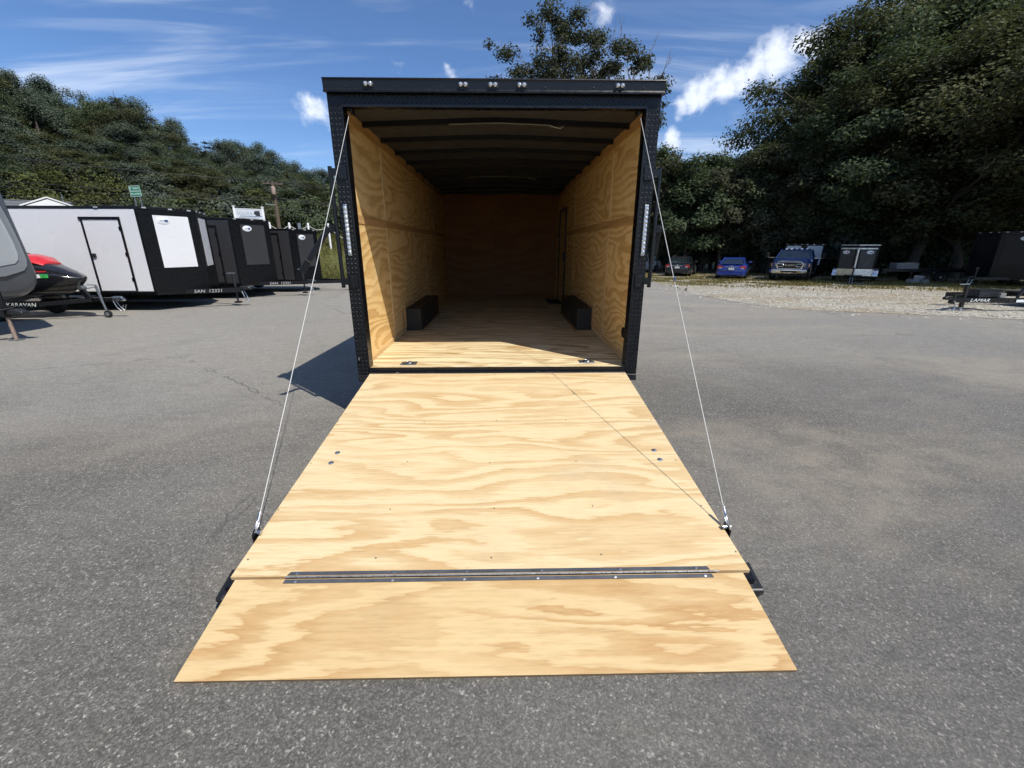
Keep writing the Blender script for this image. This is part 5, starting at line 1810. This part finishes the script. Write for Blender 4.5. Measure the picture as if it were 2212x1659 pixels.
HILL = [make_tree(11, 12, 3.1, 1.6, 52, 22000, .175, 'leaf_hill', clr=.95, nb=14, outward=.33, flat=.85, profile='tall'), make_tree(12, 12, 2.8, 1.8, 48, 21000, .175, 'leaf_hill', clr=.9, nb=14, outward=.33, flat=.9, profile='tall'),
        make_tree(13, 12, 3.5, 1.6, 54, 22000, .175, 'leaf_oak', clr=.95, nb=14, outward=.33, flat=.75), make_tree(14, 12, 2.9, 1.4, 50, 22000, .175, 'leaf_mid', clr=.9, nb=14, outward=.33, flat=.9, profile='tall')]
PINE = [make_pine(21, 13, 3.0, 9000), make_pine(22, 13, 2.6, 8000)]
SKYL = [(-120, 120), (0, 142), (60, 160), (110, 178), (160, 196), (200, 192), (260, 202), (300, 226), (340, 256), (400, 288), (440, 302), (500, 296), (540, 290), (575, 325), (620, 346), (690, 366), (740, 372), (800, 380)]
rg = random.Random(31)
ROWN = ['front row on the hill', 'second row on the hill', 'third row on the hill', 'fourth row on the hill', 'skyline row']


def nth(i):
    return str(i) + ('th' if 10 < i % 100 < 14 else {1: 'st', 2: 'nd', 3: 'rd'}.get(i % 10, 'th'))


for row, (D, du, lo, hi) in enumerate(((56, 34, .36, .56), (62, 34, .56, .74), (69, 34, .74, .90), (77, 32, .88, 1.02), (87, 32, .90, 1.04))):
    u = -120 + row * 13.0
    n_h = 0
    while u < 790:
        n_h += 1
        uu = u + rg.uniform(-10, 10)
        DD = D + rg.uniform(-3.5, 3.5)
        vt = skyline(uu, SKYL) + rg.uniform(-8, 12)
        top = ray_az(uu, vt, DD)
        g_ = T(top.x, top.y)
        e_full = top.z - CL.z
        zt2 = CL.z + e_full * rg.uniform(lo, hi)
        H_ = max(6.0, min(19.5, zt2 - g_))
        pine = rg.random() < .09 and row > 1
        if pine:
            me_ = rg.choice(PINE)
            plant_tree('pine_tree', me_, top.x, top.y, H_ / 13 * 1.05, H_ / 12.6, rg.uniform(0, 6), 'dark layered pine, ' + nth(n_h) + ' tree from the left in the ' + ROWN[row], 'pines on the hillside')
        else:
            me_ = rg.choice(HILL)
            s_ = max(.85, H_ / 12)
            plant_tree('deciduous_tree', me_, top.x, top.y, s_ * rg.uniform(.95, 1.15), H_ / 11.9, rg.uniform(0, 6), 'leafy green tree, ' + nth(n_h) + ' from the left in the ' + ROWN[row], 'trees on the hillside')
        u += du * rg.uniform(.85, 1.15)
# low brush hiding the foot of the hill
BUSH = [make_tree(41, 3.0, 2.2, .15, 34, 5200, .17, 'leaf_mid', clr=.8, trunk=.07, nb=10), make_tree(42, 3.0, 2.0, .15, 30, 5200, .17, 'leaf_hill', clr=.8, trunk=.07, nb=10), make_tree(43, 3.0, 2.1, .1, 32, 5000, .17, 'leaf_bright', clr=.75, trunk=.07, nb=10)]
for i in range(30):
    uu = -110 + i * 30 + rg.uniform(-12, 12)
    p = ray_az(uu, 520, 52 + rg.uniform(-2, 2))
    b_ = BUSH[2] if rg.random() < .15 else rg.choice(BUSH[:2])
    s_ = rg.uniform(.8, 1.5)
    plant_tree('roadside_bush', b_, p.x, p.y, s_, s_ * rg.uniform(.9, 1.3), rg.uniform(0, 6), 'leafy roadside bush below the hill, ' + nth(i + 1) + ' from the left along the road', 'bushes along the road', 'bush')
# a brighter yellow-green tree showing over the white trailer
YEL = make_tree(51, 7, 2.6, 1.0, 40, 12000, .17, 'leaf_bright', clr=.9, trunk=.12, nb=12)
p = ray_az(120, 400, 50)
plant_tree('young_tree', YEL, p.x, p.y, 1.05, (p.z + .9 - T(p.x, p.y)) / 7, 1.0, 'yellow green young tree above the white trailer and house roof', None)

# tall thin-leaved tree behind the open trailer
COT = make_tree(61, 20, 4.6, 8.5, 96, 19000, .22, 'leaf_cotton', 'bark_pale', clr=.80, trunk=.26, nb=70, bare=26, outward=.5, profile='tall')
p = ray_az(1190, -22, 34)
plant_tree('tall_tree', COT, p.x, p.y, .84, (p.z - T(p.x, p.y)) / 20, .4, 'tall sparse tree with pale bare twigs above the trailer roof, taller left one')
p = ray_az(1350, 52, 34.5)
COT2 = make_tree(62, 17, 4.4, 7.0, 92, 18000, .22, 'leaf_cotton', 'bark_pale', clr=.80, trunk=.24, nb=66, bare=34, outward=.5, profile='tall')
plant_tree('tall_tree', COT2, p.x, p.y, .82, (p.z - T(p.x, p.y)) / 17, 2.0, 'sparse tree with pale bare twigs above the trailer roof, lower right one')

# medium trees behind the parked cars
MIDT = [make_tree(71, 11, 3.0, 1.0, 64, 13000, .25, 'leaf_mid', clr=.95, nb=22, trunk=.16, profile='tall'), make_tree(72, 11, 2.8, .8, 60, 12500, .25, 'leaf_mid', clr=.9, nb=22, trunk=.16, profile='tall'), make_tree(73, 11, 3.2, 1.2, 64, 13000, .26, 'leaf_cotton', clr=.9, nb=24, trunk=.16, profile='tall')]
SK2 = [(1380, 330), (1432, 300), (1445, 335), (1470, 322), (1500, 330), (1540, 318), (1570, 312), (1600, 322), (1640, 312), (1680, 300), (1800, 290)]
k = 0
for D, off, f in ((43, 0, 1.0), (47, 18, 1.0), (52, 5, .98)):
    uu = 1385 + off
    while uu < 1790:
        top = ray_az(uu, skyline(uu, SK2) + rg.uniform(-4, 16), D + rg.uniform(-2, 2))
        H_ = (top.z - T(top.x, top.y)) * f
        plant_tree('slender_tree', MIDT[k % 3], top.x, top.y, rg.uniform(.85, 1.1), H_ / 10.9, rg.uniform(0, 6), 'upright mid green tree behind the cars, ' + nth(k + 1) + ' counting each row left to right', 'trees behind the cars')
        k += 1
        uu += 38 + rg.uniform(-8, 8)
for i in range(9):
    p = ray_az(800 + i * 68, 440, 56 + 6 * (i % 3))
    plant_tree('slender_tree', MIDT[i % 3], p.x, p.y, 1.25, .78 + .08 * (i % 4), i * 1.1, 'mid green tree standing behind the open trailer, ' + nth(i + 1) + ' from the left', 'trees behind the open trailer')
# a light green one catching the sun close to the trailer post
p = ray_az(1445, 330, 42.5)
plant_tree('slender_tree', MIDT[2], p.x, p.y, .85, (p.z - T(p.x, p.y)) / 11, 1.2, 'sunlit pale green tree right beside the trailer post', None)
# big oaks at the right
OAK = [make_tree(81, 17, 5.6, 2.6, 92, 36000, .215, 'leaf_oak', clr=1.35, nb=50, trunk=.30, outward=.30), make_tree(82, 17, 5.2, 2.2, 88, 36000, .215, 'leaf_mid', clr=1.3, nb=50, trunk=.28, outward=.30), make_tree(83, 17, 5.4, 3.0, 92, 36000, .215, 'leaf_oak', clr=1.3, nb=50, trunk=.30, outward=.30)]
oaks = [(1748, 262, 45, .72, 'front oak with a rounded olive crown, left end of the big trees'), (1730, 240, 55, .95, 'tall oak rising behind the rounded front oak'),
        (1868, 35, 48, 1.15, 'tall oak whose branches reach out over the white cloud'), (1935, -110, 56, 1.35, 'very tall oak second in from the cloud'), (1985, 70, 44, 1.15, 'broad oak above the silver trimmed trailer'),
        (2040, -150, 54, 1.4, 'very tall oak behind the broad one'), (2105, 40, 42, 1.15, 'broad oak with sunlit olive leaves toward the right edge'), (2190, -120, 50, 1.35, 'very tall oak at the right edge'),
        (2265, 0, 43, 1.2, 'oak at the right edge over the large black trailer'), (2340, -100, 50, 1.3, 'oak just past the right edge'), (1875, 265, 44, .9, 'lower oak filling in behind the pickup'), (2170, 230, 42, .95, 'lower oak behind the flatbed'),
        (1805, 195, 60, 1.1, 'oak deep in the wood behind the pickup'), (1960, 150, 64, 1.3, 'oak deep in the wood behind the silver trimmed trailer'), (2090, 130, 66, 1.3, 'oak deep in the wood right of centre'), (2230, 120, 60, 1.3, 'oak deep in the wood near the right edge')]
for i, (uu, vt, D, s_, lab) in enumerate(oaks):
    top = ray_az(uu, vt, D)
    H_ = top.z - T(top.x, top.y)
    plant_tree('oak_tree', OAK[i % 3], top.x, top.y, s_, H_ / 17, i * 1.3, lab, 'big trees at the right')
# an oak standing right of the picture shades the flatbed and the large black trailer
for i, (x, y, h_) in enumerate(((29.0, 14.2, 15.5), (34.0, 20.0, 16.5))):
    plant_tree('oak_tree', OAK[i], x, y, .95, h_ / 17, 2.0 + i, ('oak outside the right edge whose shade covers the large black trailer', 'oak outside the right edge beyond the flatbed')[i], 'big trees at the right')
# dark understory along the edge of the wood
for i in range(34):
    uu = 1400 + i * 27 + rg.uniform(-9, 9)
    D = 46 + rg.uniform(-2, 6)
    p = ray_az(uu, 540, D)
    b_ = rg.choice(BUSH[:2])
    s_ = rg.uniform(.9, 1.5)
    plant_tree('understory_bush', b_, p.x, p.y, s_, s_ * rg.uniform(1.0, 1.7), rg.uniform(0, 6), 'dark bush at the shaded edge of the wood, ' + nth(i + 1) + ' from the left', 'bushes under the big trees', 'bush')

# ------------------------------------------------------------------ grass blades and loose stones (uncountable)
rngg = np.random.default_rng(5)


def blades(name, pts, hmin, hmax, wid, mat):
    n = len(pts)
    a = rngg.uniform(0, 6.283, n)
    h = rngg.uniform(hmin, hmax, n)
    dx, dy = np.cos(a) * wid, np.sin(a) * wid
    lx_, ly_ = rngg.normal(0, .3, n) * h, rngg.normal(0, .3, n) * h
    P = np.array(pts)
    V = np.stack([P + np.stack([dx, dy, 0 * h], 1), P - np.stack([dx, dy, 0 * h], 1), P + np.stack([lx_, ly_, h], 1)], 1).reshape(-1, 3)
    me = npmesh(name, V, np.arange(n * 3).reshape(-1, 3), mat)
    o = bpy.data.objects.new(name, me)
    COL.objects.link(o)
    return o


pts = []
while len(pts) < 26000:
    s_, w = rngg.uniform(-6, 16), rngg.uniform(23.5, 33)
    x, y = 0.8 * s_ - 0.6 * w, 0.6 * s_ + 0.8 * w
    if x < -3 and math.sin(x * 1.3) * math.cos(y * 1.1) < rngg.uniform(-.6, 1.0):
        pts.append((x, y, T(x, y) - .02))
tag(blades('bank_grass', pts, .12, .42, .02, 'grass_blade'), 'rough sunlit grass growing on the roadside bank', 'grass', kind='stuff')
pts = []
while len(pts) < 24000:
    x, y = rngg.uniform(9, 30), rngg.uniform(11, 33)
    q = y + .35 * x
    m_ = math.sin(x * 1.1 + 1 + .6 * math.sin(y * .9)) * math.cos(y * 1.5 + .5 * math.sin(x * .8)) + .4 * math.sin(3.1 * x + y)
    if in_gravel(x, y) and 22.0 < q + rngg.normal(0, .9) and m_ > rngg.uniform(-.7, .8) + (.5 if q > 30 else 0):
        pts.append((x, y, T(x, y)))
tag(blades('lot_grass', pts, .04, .13, .028, 'dry_grass'), 'thin dry grass patches growing in the gravel lot', 'grass', kind='stuff')
# loose stones: squashed tetrahedral pebbles
n_s = 9000
P = []
while len(P) < n_s:
    x, y = rngg.uniform(7.5, 24), rngg.uniform(6, 27)
    if in_gravel(x, y) and rngg.uniform() < 1.15 - (y - 6) / 30:
        P.append((x, y, T(x, y) + .012))
while len(P) < n_s + 700:
    k_ = int(rngg.integers(40, len(E2) - 5))
    ex, ey = E2[k_]
    d_ = abs(rngg.normal(0, .55))
    x, y = ex - d_ * .75 + rngg.normal(0, .2), ey - d_ * .6 + rngg.normal(0, .2)
    P.append((x, y, T(x, y) + .001))
n_s = len(P)
P = np.array(P)
sz = rngg.uniform(.012, .036, (n_s, 1, 1))
tet = np.array([[1, 0, 0], [-.3, .95, 0], [-.9, -.3, 0], [.1, -1, 0], [.2, .25, .75], [-.25, -.3, .7]])
V = (P[:, None, :] + tet[None] * sz * rngg.uniform(.7, 1.3, (n_s, 6, 1))).reshape(-1, 3)
tri = np.array([[0, 1, 4], [1, 2, 4], [2, 5, 4], [2, 3, 5], [3, 0, 5], [0, 4, 5]])
Q = (np.arange(n_s)[:, None, None] * 6 + tri[None]).reshape(-1, 3)
n = NT('pebble')
g = n.n('ShaderNodeNewGeometry')
n.set(n.ramp(g.outputs['Random Per Island'], [(0, (.16, .15, .135)), (.5, (.40, .37, .31)), (1, (.68, .65, .58))]), .9, spec=.2)
o = bpy.data.objects.new('gravel_stones', npmesh('gravel_stones', V, Q, 'pebble'))
COL.objects.link(o)
tag(o, 'loose pale stones lying on the gravel lot', 'gravel', kind='stuff')
